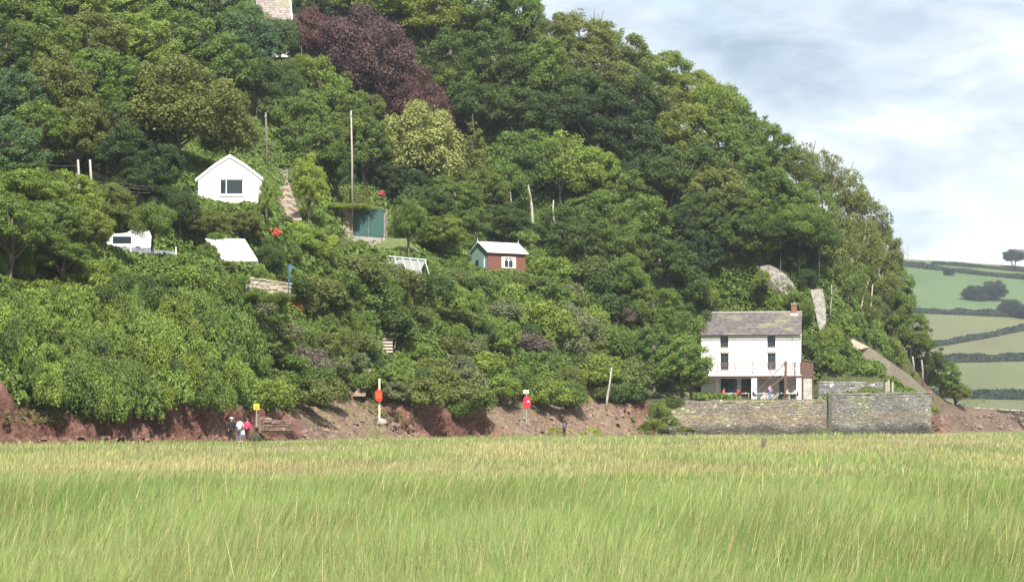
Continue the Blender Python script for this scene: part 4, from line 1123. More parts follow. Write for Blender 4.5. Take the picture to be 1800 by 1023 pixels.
# far pole on the hill
fx, fy, fz = far_pt(1596, 462)
tag(MB().tube([(0, 0, -1), (0, 0, 11)], [0.45, 0.3], 6).build('distant_pole', WEATHERED, None, loc=(fx, fy, fz)), 'distant pole standing on the skyline of the far hill', 'pole')
# pale shore bank right
ps = MB()
q0 = P(1705, 716, 420); q1 = P(1960, 735, 360)
bw = rubble_wall((P(1712, 0, 395).x, 395), (P(1960, 0, 352).x, 352), 1.6, 1.75, 0.3, 0.6, 'pale low stone bank running off along the far shore at the right edge', 'shore_wall', 'wall', (0.42, 0.38, 0.34), sw=0.8, sh=0.3)
# ---------------------------------------------------------------- woodland
# zone, phrase, [(px, py, w, h, kind, tone)]; crowns as they stand in the photograph
ZONES = [
 ('at the top left edge of the wood', [(35,15,150,120,'broad','mid'),(125,5,130,110,'broad','yellowish'),(215,12,130,110,'broad','bright'),(305,10,130,115,'dense','mid'),(385,20,120,120,'broad','bluish'),(440,75,110,110,'dense','bluish')]),
 ('in the second row of the left-hand wood', [(10,95,110,120,'dense','dark'),(85,85,120,120,'broad','mid'),(165,75,120,110,'broad','olive'),(245,85,130,115,'broad','bright'),(330,80,120,110,'broad','mid'),(395,120,110,110,'broad','mid'),(450,150,80,100,'dense','dark')]),
 ('in the middle of the left-hand wood', [(25,180,120,130,'dense','bluish'),(105,160,120,120,'broad','olive'),(180,150,130,120,'broad','mid'),(235,170,100,110,'dense','dark')]),
 ('above the wires left of the white house', [(15,270,120,120,'dense','bluish'),(75,235,110,110,'broad','mid'),(135,235,100,110,'broad','olive'),(190,225,100,100,'dense','dark'),(215,270,100,80,'dense','deep'),(280,300,90,90,'dense','deep'),(250,330,90,80,'dense','deep'),(60,330,100,80,'dense','dark')]),  # deep crowns below the oak carry its shade in their leaf colour
 ('left of the white caravan', [(50,345,130,90,'broad','bright'),(20,400,120,110,'broad','mid'),(120,350,110,90,'broad','bright'),(180,365,100,85,'broad','olive'),(90,400,110,90,'broad','mid'),(150,405,90,80,'broad','yellowish'),(110,450,90,70,'broad','mid'),(215,380,70,50,'broad','mid')]),
 ('around the foot of the white house', [(316,370,64,70,'dense','deep'),(268,392,70,60,'broad','mid'),(360,395,80,50,'broad','olive'),(430,395,60,50,'broad','olive'),(474,448,50,50,'dense','dark'),(468,350,26,70,'broad','bright')]),
 ('between the brown path and the telegraph pole', [(565,165,110,110,'broad','bright'),(535,215,95,110,'broad','mid'),(600,215,110,110,'broad','mid'),(560,265,100,90,'broad','mid'),(640,260,90,110,'broad','mid'),(543,325,62,95,'dense','lime'),(590,305,60,80,'dense','dark'),(650,200,60,70,'broad','olive')]),
 ('on the hilltop behind the copper beech', [(600,0,90,60,'broad','bright'),(690,10,150,80,'broad','lime'),(770,30,120,100,'broad','yellowish'),(545,15,60,70,'dense','deep'),(845,30,120,110,'dense','mid'),(915,35,90,110,'dense','mid')]),
 ('on the dark slope right of the copper beech', [(790,110,110,110,'dense','dark'),(870,120,120,120,'dense','dark'),(835,190,110,100,'dense','dark'),(905,195,110,100,'dense','dark'),(800,160,80,80,'dense','mid'),(955,130,100,120,'broad','mid'),(960,210,100,90,'dense','deep'),(780,215,50,60,'dense','copper')]),
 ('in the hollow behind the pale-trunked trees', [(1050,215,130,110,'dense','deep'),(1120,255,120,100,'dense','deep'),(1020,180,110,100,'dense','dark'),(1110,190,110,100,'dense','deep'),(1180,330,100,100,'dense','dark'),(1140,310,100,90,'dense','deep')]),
 ('along the skyline of the ridge', [(975,75,80,100,'broad','olive'),(1030,75,110,105,'broad','olive'),(1095,100,100,100,'broad','olive'),(1165,135,90,90,'broad','bright'),(1215,170,90,90,'broad','yellowish'),(1262,200,90,90,'broad','bright'),(1310,240,90,100,'broad','mid'),(1355,275,90,100,'broad','mid'),(1400,300,80,90,'thin','olive'),(1445,315,80,90,'thin','olive'),(1490,350,80,90,'thin','olive'),(1525,400,75,100,'thin','olive'),(1553,455,70,100,'broad','olive'),(1578,520,60,100,'broad','mid')]),
 ('on the upper right-hand slope below the ridge', [(1040,140,110,100,'broad','olive'),(1090,160,100,90,'broad','olive'),(1150,195,110,100,'broad','olive'),(1205,240,110,110,'broad','yellowish'),(1260,270,110,110,'broad','mid'),(1305,310,100,110,'broad','mid'),(1350,345,90,100,'broad','mid'),(1210,310,110,110,'dense','dark'),(1260,350,110,110,'broad','olive'),(1310,375,90,90,'broad','mid'),(1395,365,90,90,'broad','mid')]),
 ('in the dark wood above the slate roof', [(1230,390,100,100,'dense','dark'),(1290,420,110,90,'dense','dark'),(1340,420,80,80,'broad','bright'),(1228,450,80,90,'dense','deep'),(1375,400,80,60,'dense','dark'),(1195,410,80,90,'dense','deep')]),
 ('among the bare trunks right of the dark hollow', [(1440,380,70,90,'thin','mid'),(1465,430,80,100,'thin','olive'),(1505,440,90,110,'thin','olive'),(1540,500,80,100,'thin','olive'),(1490,500,70,80,'thin','mid'),(1565,560,70,90,'broad','mid'),(1525,545,60,60,'thin','olive')]),
 ('on the right-hand end of the headland', [(1600,590,70,80,'dense','mid'),(1625,635,70,70,'dense','dark'),(1655,665,70,60,'dense','mid'),(1680,690,50,36,'dense','olive')]),
 ('behind the red shed', [(925,285,120,110,'thin','mid'),(985,295,110,110,'thin','bright'),(1045,315,110,100,'broad','bright'),(895,330,80,80,'thin','mid'),(1095,345,90,90,'broad','mid'),(1040,385,110,100,'broad','mid'),(985,400,80,70,'dense','dark'),(890,390,90,60,'dense','dark'),(1010,430,100,80,'dense','dark')]),
 ('on the slope between the red shed and the slate roof', [(1120,400,110,110,'broad','mid'),(1085,440,100,90,'broad','mid'),(1160,470,110,110,'dense','dark'),(1100,490,80,80,'broad','mid'),(1200,520,100,110,'dense','dark'),(1150,550,100,90,'broad','mid'),(1197,585,76,90,'broad','mid'),(1200,640,92,90,'broad','bright'),(1150,620,90,90,'broad','mid'),(1215,665,60,50,'broad','mid')]),
 ('around the ivy mass right of the green garage doors', [(718,392,60,70,'dense','mid'),(750,370,110,90,'dense','dark'),(800,350,100,80,'dense','mid'),(775,410,90,60,'broad','bright'),(720,330,80,60,'dense','deep'),(690,310,60,60,'dense','deep'),(830,395,60,60,'broad','mid'),(850,340,80,80,'dense','mid')]),
]
def size_word(w): return 'small' if w < 75 else ('large' if w > 115 else 'medium-sized')
used_labels = set()
kword = {'broad': 'rounded', 'dense': 'dense', 'thin': 'open thin-leaved', 'plume': 'ragged', 'conifer': 'pointed'}
for phrase, lst in ZONES:
    lst = [(px, py, w, h, 'plume' if (k in ('broad', 'dense') and (int(px)*7+int(py)*3) % 5 < (3 if px > 850 else 2)) else k, tone) for (px, py, w, h, k, tone) in lst]
    cnt = {}
    for (px, py, w, h, k, tone) in sorted(lst, key=lambda t: t[0]):
        key = (k, tone); cnt[key] = cnt.get(key, 0)+1
    seen = {}
    for (px, py, w, h, k, tone) in sorted(lst, key=lambda t: t[0]):
        key = (k, tone); seen[key] = seen.get(key, 0)+1
        n = '' if cnt[key] == 1 else (('leftmost' if seen[key] == 1 else ORD[seen[key]-1] + '-from-left') + ' ')
        lab = f"{n}{TWORD.get(tone, tone)} {kword[k]} tree {phrase}"
        if tone == 'copper': lab = 'small dark copper-leaved tree right of the large copper beech'
        if n == '': lab = lab.replace(f"{kword[k]} tree", f"{kword[k]} {size_word(w)} tree")
        if not clear_of(px, py, w, h, solve(px, py, 0.55*h/F*280+1.0)): print('HIDES', px, py, w, h, k, round(solve(px, py, 0.55*h/F*280+1.0)))
        low = 'headland' in phrase
        plant_tree(px, py, w*1.13, h*1.16, k, tone, lab, group='woodland trees on the hillside', trunk=not low, lift=(0.40*h/F*350) if low else None)

# the singular trees
plant_tree(312, 195, 225, 170, 'dense', 'olive', 'broad spreading olive-green oak overhanging the white house', 'oak_tree', Y=243)
plant_tree(255, 225, 130, 110, 'dense', 'dark', 'shade-toned left-hand limb mass tree beside the spreading oak', 'oak_tree', Y=244)  # oak's shaded side put into a darker leaf tone
plant_tree(400, 238, 110, 100, 'broad', 'olive', 'olive-green tree whose crown hangs just above the white gable', 'oak_tree', Y=246)
cb = plant_tree(636, 116, 246, 200, 'copper', 'copper', 'large copper beech with purple-brown leaves near the hilltop', 'copper_beech', lift=6.0)
plant_tree(548, 70, 100, 100, 'dense', 'copper', 'upper left crown of purple-brown copper beech below the grey roofed house', 'copper_beech', lift=6.0)
plant_tree(720, 175, 120, 110, 'dense', 'copper', 'lower right copper beech crown just behind the pale flowering chestnut', 'copper_beech', lift=5.0)
plant_tree(737, 270, 158, 172, 'chestnut', 'pale', 'domed pale yellow-green chestnut in flower, right of the telegraph pole', 'chestnut_tree', lift=6.0)
plant_tree(832, 268, 75, 130, 'conifer', 'olive', 'pointed olive conifer with drooping tips right of the pale chestnut', 'conifer')
plant_tree(820, 330, 70, 100, 'conifer', 'mid', 'lower green conifer below the pointed olive conifer', 'conifer')

for i, (px, py, w, h, t) in enumerate(((1338,405,90,70,'dark'),(1405,395,90,70,'mid'),(1440,415,70,60,'dark'),(1320,440,60,50,'dark'),(1372,410,90,50,'dark'))):
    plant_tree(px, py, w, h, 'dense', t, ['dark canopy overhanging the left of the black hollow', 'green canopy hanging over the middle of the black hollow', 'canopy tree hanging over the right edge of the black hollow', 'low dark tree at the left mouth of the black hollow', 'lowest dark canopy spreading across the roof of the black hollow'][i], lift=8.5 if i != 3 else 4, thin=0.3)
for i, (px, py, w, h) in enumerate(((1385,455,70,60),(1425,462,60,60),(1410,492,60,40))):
    plant_tree(px, py, w, h, 'dense', 'deep', ['upper left', 'upper right', 'lowest'][i]+' shade-toned dark bush mass inside the hollow above the pale bank', lift=1.0, trunk=False)  # bushes added in deep tone, hollow's shade put into the leaf colour
for i, (px, py, w, h, Yq, t) in enumerate(((492,68,90,70,316,'bluish'),(508,150,60,80,304,'dark'),(530,122,60,50,306,'bright'),(430,40,90,70,318,'mid'))):
    plant_tree(px, py, w, h, 'dense', t, ['bluish tree just below the grey slate roof at the top edge', 'dark tree under the white cottage corner by the shaded path', 'bright tree top just right of the white cottage corner', 'mid green tree left of the grey slate roof at the top edge'][i], Y=Yq)
# pale slender trunks that show in front of the foliage
def bare_trunk(pts, Y, r, label, forks=(), mat=None, name='bare_trunk'):
    p0 = P(pts[0][0], pts[0][1], Y)
    e = empty(name, p0, 0, label, 'tree trunk', 'slender pale trunks showing on the slope')
    q = [P(x, y, Y+0.15*i)-p0 for i, (x, y) in enumerate(pts)]
    q = [q[0]-Vector((0, 0, 1.5))]+q
    n = len(q); MB().tube(q, [r*(1-0.6*i/n) for i in range(n)], 7).build('trunk', mat or PALEBARK, e, True)
    for f in forks:
        ff = [P(x, y, Y+0.1*i)-p0 for i, (x, y) in enumerate(f)]
        MB().tube(ff, [r*0.5*(1-0.6*i/len(ff)) for i in range(len(ff))], 5).build('branch', mat or PALEBARK, e, True)
def yt(px, py, d=3.0): return solve(px, py, 0) - 3.0
bare_trunk([(936,390),(935,365),(932,345),(928,325)], yt(936,390,2), 0.21, 'straight pale trunk directly above the red shed roof')
bare_trunk([(968,440),(970,415),(974,390),(972,368),(973,352)], yt(968,440,2), 0.15, 'long slender wavy pale trunk to the right above the red shed')
bare_trunk([(899,368),(898,350),(896,328)], yt(899,368,2), 0.13, 'short pale trunk left of the straight one above the red shed')
bare_trunk([(1449,500),(1448,478),(1446,456),(1438,436),(1430,418)], 322, 0.33, 'stout pale forked trunk at the right edge of the dark hollow', [[(1446,458),(1450,430),(1452,405),(1450,380),(1456,350)], [(1438,438),(1428,424),(1420,405)]])
bare_trunk([(1494,554),(1495,520),(1494,490),(1496,462),(1500,440)], 324, 0.20, 'straight slender pale trunk second right of the dark hollow', [[(1495,470),(1504,448),(1512,430)]])
bare_trunk([(1512,552),(1516,530),(1522,508),(1528,490)], 326, 0.12, 'thin slanting trunk just right of the straight slender one')
bare_trunk([(1530,548),(1532,525),(1534,500)], 327, 0.12, 'thin upright trunk, rightmost of those beyond the dark hollow')
bare_trunk([(1304,478),(1303,455),(1306,430)], 322, 0.16, 'dim slender trunk at the left edge of the wood above the slate roof', mat=BARK)
bare_trunk([(131,320),(131,300),(133,280)], 229, 0.16, 'brown trunk beside the two short pale poles at left', mat=BARK)
SL = [(1468,470,1474,400),(1478,500,1482,440),(1504,500,1510,430),(1518,470,1528,410),(1546,520,1545,470),(1556,560,1560,500),(1536,480,1540,430),(1460,540,1462,500)]
for i, (xa, ya, xb, yb) in enumerate(sorted(SL)):
    bare_trunk([(xa, ya), (xa*0.6+xb*0.4+1, ya*0.6+yb*0.4), (xb, yb)], solve(xa, ya, 0, 310)-4, 0.10, f"{ORD[i]}-from-left thin pale stem showing through the open trees on the right-hand slope", [[((xa+xb)/2, (ya+yb)/2), (xb+9, yb+6)]], mat=GREYBARK)
for i, (px, py, dx, dy, Y) in enumerate(((1042, 34, 3, -18, 360), (1053, 30, 8, -12, 362), (1424, 262, 10, -14, 352), (1485, 300, 16, -16, 350), (1466, 292, 8, -14, 350))):
    bare_trunk([(px, py+26), (px+dx*0.4, py+8), (px+dx, py+dy)], Y, 0.10, ['left dead twig poking above the ridge crowns near the top', 'right dead twig poking above the ridge crowns near the top', 'leafless twig where the thin skyline trees begin', 'leafless twig slanting right, farthest along the thin skyline trees', 'middle leafless twig of the thin skyline trees'][i], [[(px+dx*0.4, py+8), (px+dx*0.4-6, py-6)]], mat=BARK, name='dead_branch')

# ---------------------------------------------------------------- shrubs on the slope
def ytop(px): return np.interp(px, [-60,0,180,200,320,345,440,470,520,560,600,680,800,830,930,1000,1080,1160,1240,1330,1400,1440,1500,1600,1680], [420,425,466,486,494,490,490,515,490,470,460,478,480,500,500,455,475,600,690,690,690,585,575,640,700])
def ybot(px): return np.interp(px, [-60,0,40,60,120,430,470,600,640,700,760,870,900,1040,1100,1170,1240,1330,1400,1440,1500,1600,1660,1690], [655,655,662,708,730,724,716,716,688,708,730,728,720,716,722,728,704,640,640,660,672,640,690,702])
assert len(ORD) >= 30
def szone(px, py):
    if py < 520:
        z = ['below the caravan and grey fence', 'below the white sheet roof', 'below the drive', 'left of the red shed', 'right of the red shed', 'right of the upper path']
        return z[int(np.digitize(px, [320, 500, 660, 860, 1400]))]
    if py < 610:
        z = ['halfway up the left-hand cliff slope', 'halfway up the slope above the walkers', 'around the rust-coloured bush', 'just left of the concrete steps', 'just right of the concrete steps', 'halfway up the slope below the red shed', 'halfway up above the leaning pole', 'left of the sloping path']
        return z[int(np.digitize(px, [220, 440, 560, 675, 800, 960, 1300]))]
    z = ['along the cliff edge at far left', 'along the cliff edge left of the walkers', 'along the cliff edge above the small stone wall', 'beside the trodden cliff path', 'above the dark red gully', 'behind the crimson notice post', 'around the leaning pole', 'beside the sloping path']
    return z[int(np.digitize(px, [200, 440, 600, 740, 900, 1000, 1300]))]
srnd = random.Random(12)
cand = []
row = 0
for py0 in range(400, 730, 27):
    row += 1
    for px0 in range(-40, 1700, 44):
        px = px0 + srnd.uniform(-15, 15) + (22 if row % 2 else 0); py = py0 + srnd.uniform(-9, 9)
        if py < ytop(px)-4 or py > ybot(px)-8: continue
        q_ = srnd.random(); w = srnd.uniform(34, 60) if q_ < 0.35 else srnd.uniform(60, 104); h = srnd.uniform(34, 66)
        if px < 445 and py > 520: h = srnd.uniform(60, 105); w = srnd.uniform(46, 80)
        if px > 1400: w *= 0.75; h *= 0.7
        cand.append((px, py, w, h))
cand += [(1238, 632+i*13, 26, 28) for i in range(4)] + [(1425, 560, 34, 40), (1420, 600, 34, 40), (1432, 620, 34, 40), (1420, 580, 30, 36), (1460, 600, 40, 46), (1462, 640, 44, 40), (1310, 505, 46, 40), (1340, 525, 46, 40), (1300, 480, 40, 36), (1395, 530, 40, 36), (1372, 538, 40, 30),
         (1460, 560, 46, 40), (1480, 590, 50, 40), (1500, 570, 50, 40), (1530, 590, 50, 40), (1560, 610, 44, 40), (1452, 630, 44, 40), (1490, 632, 46, 40), (1600, 665, 30, 26), (1640, 670, 34, 30), (1330, 500, 30, 36), (1238, 520, 46, 50), (1225, 560, 40, 50), (1240, 600, 30, 40)]
groups = {}
for (px, py, w, h) in cand:
    if px < 30 and 636 < py < 735: continue
    nz = float(vnoise(px*0.017, py*0.021, 3)); n2 = float(vnoise(px*0.035, py*0.04, 9)); r = srnd.random()
    if px < 430: tone = ['mid', 'bright', 'dark'][0 if nz < 0.45 else (1 if nz < 0.8 else 2)]
    elif px < 650: tone = 'olive' if nz < 0.35 else ('grey' if nz < 0.42 else 'mid')
    elif px < 1150: tone = 'mid' if nz < 0.42 else ('olive' if nz < 0.58 else ('dark' if nz < 0.68 else ('bright' if nz < 0.82 else 'grey')))
    else: tone = 'mid' if nz < 0.5 else 'bright'
    if r < 0.10: tone = 'bright'
    elif r < 0.16: tone = 'dark'
    elif r < 0.172 and px > 430: tone = 'purple'
    Y = solve(px, py, 0.42*h/F*260)
    if not clear_of(px, py, w, h, Y): 
        w *= 0.6; h *= 0.6; Y = solve(px, py, 0.42*h/F*260)
        if not clear_of(px, py, w, h, Y): continue
    k = 'spiky' if srnd.random() < 0.34 else ('shrub' if srnd.random() < 0.8 else 'sprawl')
    groups.setdefault((szone(px, py), tone, k), []).append((px, py, w, h, Y))
for (z, tone, k), lst in groups.items():
    lst.sort()
    word = {'shrub': 'rounded', 'spiky': 'wispy', 'sprawl': 'sprawling'}[k]
    for i, (px, py, w, h, Y) in enumerate(lst):
        lab = (f"{TWORD[tone]} {word} bush {z}" if len(lst) == 1 else f"{'leftmost' if i == 0 else ORD[i]+'-from-left'} {TWORD[tone]} {word} bush {z}")
        plant_shrub(px, py, w*1.1, h*1.15, tone, lab, 'bushes on the cliff slope', k, Y)
print('bushes', sum(len(v) for v in groups.values()))

for i, (px, py, w, h, Yq, t) in enumerate(((368,450,46,44,216.5,'mid'),(398,470,40,26,216,'olive'),(450,520,50,24,211,'mid'),(498,524,48,24,211.5,'olive'),(472,526,50,22,211,'bright'),(428,496,30,26,212,'mid'),(380,418,30,18,217,'mid'))):
    plant_shrub(px, py, w, h, t, ['bush covering the lower left of the white sheet roof', 'olive bush under the eaves of the white sheet roof', 'bush at the left foot of the buff garden wall', 'olive bush at the right foot of the buff garden wall', 'bright bush at the middle foot of the buff garden wall', 'bush just left of the buff garden wall end', 'small leafy spray lying over the top of the white sheet roof'][i], None, 'spiky' if i % 2 else 'shrub', Yq)
for i, (px, py, w, h, Yq, t) in enumerate(((1160,728,44,50,268,'mid'),(1178,745,40,30,266,'olive'),(1150,750,46,26,264,'yellowish'),(1205,756,44,16,263,'olive'),(1185,712,40,24,269,'dark'))):
    plant_shrub(px, py, w, h, t, ['bush hiding the left end of the long sea wall', 'olive bush against the lower left of the long sea wall', 'yellowish bush on the mound left of the long sea wall', 'lowest olive plant at the foot of the long sea wall', 'dark bush lapping over the top left of the long sea wall'][i], None, 'sprawl' if i % 2 else 'shrub', Yq)
for i, (px, py, w, h, t) in enumerate(((1340,492,34,34,'bright'),(1398,526,34,24,'mid'),(1420,545,26,40,'mid'),(1486,612,34,26,'mid'))):
    plant_shrub(px, py, w, h, t, ['bright bush lapping the lower left of the curved retaining wall', 'bush under the lower right end of the curved retaining wall', 'bush on the left side of the upper path', 'bush at the upper left start of the sloping path'][i], None, 'sprawl' if i % 2 else 'shrub', solve(px, py, 0)-3.2)
# singular shrubs and garden plants
plant_shrub(520, 546, 32, 36, 'rust', 'rust-coloured bush standing alone among the green on the slope', None, 'spiky', name='rust_bush')
plant_shrub(590, 556, 20, 18, 'pale', 'small yellow-flowered bush right of the rust-coloured bush', None, 'spiky')
plant_shrub(556, 362, 54, 32, 'lime', 'lime-green climber spilling over the wall above the green side gate', None, name='climber', cat='climbing plant', Y=259)
plant_shrub(588, 364, 40, 14, 'lime', 'lime-green climber over the narrow green side gate', None, name='climber', cat='climbing plant', Y=258.8)
plant_shrub(556, 388, 26, 24, 'bright', 'bright bush against the low stone wall left of the side gate', None, Y=257.5)
plant_shrub(625, 366, 60, 16, 'yellowish', 'yellowish ground plants on top of the garage door lintel', None, Y=259.6)
for i, (px, py, w, h, t) in enumerate(((515,405,60,28,'lime'),(545,418,60,30,'bright'),(520,425,70,34,'lime'),(555,445,70,40,'bright'),(505,445,50,40,'mid'),(480,425,40,40,'mid'),(475,395,30,30,'mid'),(580,430,34,30,'lime'),(500,388,36,20,'grey'))):
    plant_shrub(px, py, w, h, t, f"{ORD[i]} of the {TWORD[t]} garden bushes left of the drive", 'garden bushes left of the drive', name='garden_bush')
for i, (px, py, w, h, t) in enumerate(((735,432,60,34,'bright'),(780,438,60,40,'bright'),(820,432,50,44,'mid'),(800,470,50,34,'mid'),(640,462,60,34,'mid'),(690,480,60,30,'grey'),(940,465,50,46,'mid'),(960,490,50,34,'bright'),(790,490,60,34,'olive'))):
    plant_shrub(px, py, w, h, t, f"{ORD[i]} of the {TWORD[t]} bushes around the lawn and red shed", 'bushes around the lawn and red shed', name='garden_bush')
# clipped hedge above the garage
def leaf_box(name, sx, sy, sz, n, ls, color, parent=None, loc=(0,0,0), rz=0, rough=0.06):
    d = rng.random((n, 3)); f = rng.integers(0, 5, n)
    Pc = (d-0.5)*np.array((sx, sy, sz))
    Pc[f == 0, 1] = -sy/2; Pc[f == 1, 2] = sz/2; Pc[f == 2, 0] = -sx/2; Pc[f == 3, 0] = sx/2; Pc[f == 4, 1] = -sy/2
    Nn = np.zeros((n, 3)); Nn[f == 0, 1] = -1; Nn[f == 1, 2] = 1; Nn[f == 2, 0] = -1; Nn[f == 3, 0] = 1; Nn[f == 4, 1] = -1
    lump = (fbm(Pc[:, 0]*0.5+Pc[:, 1]*.3, Pc[:, 2]*0.6, 4)-0.5)
    Pc += Nn*(rng.normal(size=(n, 1))*rough + lump[:, None]*rough*6)
    Nn = unit(Nn+rng.normal(size=(n, 3))*0.5)
    V, Fc = leaf_quads(Pc, Nn, ls*rng.uniform(0.6, 1.3, n))
    me = np_mesh(name, V, Fc, 4, LEAF, face_attr=np.clip(rng.normal(0.45, 0.18, n), 0, 1))
    return link(name, me, parent, loc, (0, 0, rz), color=color)
p = P(628, 349, 261.5)
hd = empty('clipped_hedge', p, 0, 'box-shaped clipped hedge above the green garage doors beside the telegraph pole', 'hedge')
MB().box(-1.15, 1.15, -0.5, 0.5, -1.2, 0.7).build('hedge_core', mat_plain('hedge_twigs', (0.03, 0.035, 0.015), 0.9), hd)
leaf_box('foliage', 2.5, 1.2, 1.75, 4500, 0.075, TONE['olive'], hd)
# flowers
REDF = mat_plain('red_flowers', (0.62, 0.035, 0.04), 0.5); WHITEF = mat_plain('white_flowers', (0.8, 0.8, 0.75), 0.5); PINKF = mat_plain('crimson_flowers', (0.35, 0.03, 0.06), 0.5)
def flowers(px, py, Y, mat, n, spread, label):
    b = MB(); g = random.Random(px)
    for i in range(n):
        c = (g.gauss(0, spread), g.gauss(0, spread*0.6), g.gauss(0, spread*0.7)); b.ball(c, g.uniform(0.05, 0.1), 6, 4)
    tag(b.build('flower_cluster', mat, None, loc=P(px, py, Y)), label, 'flowers', None, 'stuff')
flowers(486, 410, solve(486, 412)-3, REDF, 40, 0.22, 'cluster of red flowers in the garden beside the brown path')
flowers(534, 416, solve(534, 418)-3, WHITEF, 14, 0.12, 'small cluster of white flowers in the garden left of the drive')
flowers(669, 341, 262, PINKF, 36, 0.25, 'crimson flowers behind the clipped hedge at the right')

# ground cover: clumps of leaves over the whole slope (nobody could count them)
cme, _ = crown('leaf_clump', (0.55, 0.55, 0.32), 6, 0.5, 110, 0.10, zmin=0.0, seed=77)
clump = bpy.data.objects.new('leaf_clump_source', cme)   # linked to no collection; only instanced by the node group
X, Y, Z, A, S, rc, flat = HILLGRID
mask = (A[:-1, :-1] > 118) & (A[:-1, :-1] < 322) & (S[:-1, :-1] > (rc+0.15)[:-1, :-1]) & (S[:-1, :-1] < 78)
mask &= ~((A[:-1, :-1] > aofpx(1155)) & (A[:-1, :-1] < aofpx(1640)) & (S[:-1, :-1] < np.where(X[:-1, :-1] < 36.5, 10.5, 1.5)))
mask &= ~((np.hypot(X[:-1, :-1]-BOAT.x, Y[:-1, :-1]-BOAT.y) < 8) & (Z[:-1, :-1] < 5.0))
mask &= ~((flat[:-1, :-1] > 0.4) & (S[:-1, :-1] < 4.5+1.2))
cxp, cyp = to_px(X[:-1, :-1], Y[:-1, :-1], Z[:-1, :-1])
for (a, b, c, d, yy) in [(484,296,545,404,0),(590,405,655,442,0),(648,416,742,450,0),(616,636,657,718,0),(1050,646,1082,722,0),(1436,660,1562,700,0),(1336,464,1400,515,0),(1424,506,1454,586,0),(1488,596,1524,620,0), (1515,612,1552,642,0), (1545,632,1584,662,0), (1575,652,1622,690,0),(660,560,700,628,0)]:
    mask &= ~((cxp > a) & (cxp < c) & (cyp > b) & (cyp < d))
ii, jj = np.nonzero(mask); mcol = X.shape[1]
bi = ii*mcol+jj
Fg = np.stack([bi, bi+mcol, bi+mcol+1, bi+1], -1)
Vg = np.stack([X, Y, Z], -1).reshape(-1, 3)
uq, inv = np.unique(Fg.ravel(), return_inverse=True)
gme = np_mesh('ground_cover', Vg[uq], inv.reshape(-1, 4), 4, None)
gc = link('ground_cover', gme, color=TONE['mid'])
tag(gc, 'low ivy, bramble and grass covering the cliff slope between the bushes', 'ground cover', None, 'stuff')
ng = bpy.data.node_groups.new('scatter_clumps', 'GeometryNodeTree')
ng.interface.new_socket('Geometry', in_out='INPUT', socket_type='NodeSocketGeometry'); ng.interface.new_socket('Geometry', in_out='OUTPUT', socket_type='NodeSocketGeometry')
gi = ng.nodes.new('NodeGroupInput'); go = ng.nodes.new('NodeGroupOutput')
dp = ng.nodes.new('GeometryNodeDistributePointsOnFaces'); dp.inputs['Density'].default_value = 4.2
ip = ng.nodes.new('GeometryNodeInstanceOnPoints'); oi = ng.nodes.new('GeometryNodeObjectInfo'); oi.inputs['Object'].default_value = clump; oi.inputs['As Instance'].default_value = True
rv = ng.nodes.new('FunctionNodeRandomValue'); rv.data_type = 'FLOAT_VECTOR'; rv.inputs[0].default_value = (-0.3, -0.3, 0); rv.inputs[1].default_value = (0.3, 0.3, 6.28)
rs = ng.nodes.new('FunctionNodeRandomValue'); rs.data_type = 'FLOAT'; rs.inputs[2].default_value = 0.8; rs.inputs[3].default_value = 2.0
ng.links.new(gi.outputs[0], dp.inputs['Mesh']); ng.links.new(dp.outputs['Points'], ip.inputs['Points']); ng.links.new(oi.outputs['Geometry'], ip.inputs['Instance'])
ng.links.new(rv.outputs[0], ip.inputs['Rotation']); ng.links.new(rs.outputs[1], ip.inputs['Scale']); ng.links.new(ip.outputs[0], go.inputs[0])
gm = gc.modifiers.new('scatter', 'NODES'); gm.node_group = ng

# ---------------------------------------------------------------- far hill: hedges and trees
def far_hedge(L, pa, pb, hh, label):
    pxs = np.linspace(pa, pb, 60); pts = np.array([far_pt(float(q), float(hedge_line(L, q))) for q in pxs])
    n = int(7500*(pb-pa)/260); t = rng.random(n)*59; i = t.astype(int); f = (t-i)[:, None]
    c = pts[i]*(1-f)+pts[np.minimum(i+1, 59)]*f
    ang = rng.uniform(0, math.pi, n)
    hv = hh*(0.25+1.3*fbm(c[:, 0]*0.09, c[:, 1]*0.02, 5, 5))
    off = np.stack([rng.normal(size=n)*0.5, np.cos(ang)*3.0*rng.uniform(0.7, 1.05, n), np.sin(ang)*hv*0.85*rng.uniform(0.7, 1.08, n)], -1)
    Nn = unit(np.stack([rng.normal(size=n)*0.5, np.cos(ang), np.sin(ang)], -1)+rng.normal(size=(n, 3))*0.4)
    V, Fc = leaf_quads(c+off, Nn, rng.uniform(0.5, 1.1, n))
    me = np_mesh('field_hedge', V, Fc, 4, LEAF, face_attr=np.clip(rng.normal(0.45, 0.2, n), 0, 1))
    tag(link('field_hedge', me, color=(0.030, 0.048, 0.026)), label, 'hedge', 'hedges between the fields of the far hill')
far_hedge(L1, 1640, 1960, 2.2, 'topmost thin dark hedge near the crest of the far hill')
far_hedge(L2, 1560, 1960, 3.2, 'thicker second dark hedge below the crest of the far hill')
far_hedge(L3, 1560, 1960, 3.6, 'dark hedge under the tree clump at the middle of the far hill')
far_hedge(L4, 1600, 1960, 3.4, 'slanting curved hedge rising to the right across the far hill')
far_hedge(L5, 1600, 1960, 4.0, 'thick straight hedge below the slanting one on the far hill')
far_hedge(L6, 1620, 1960, 4.6, 'lowest dark hedge at the foot of the far hill')
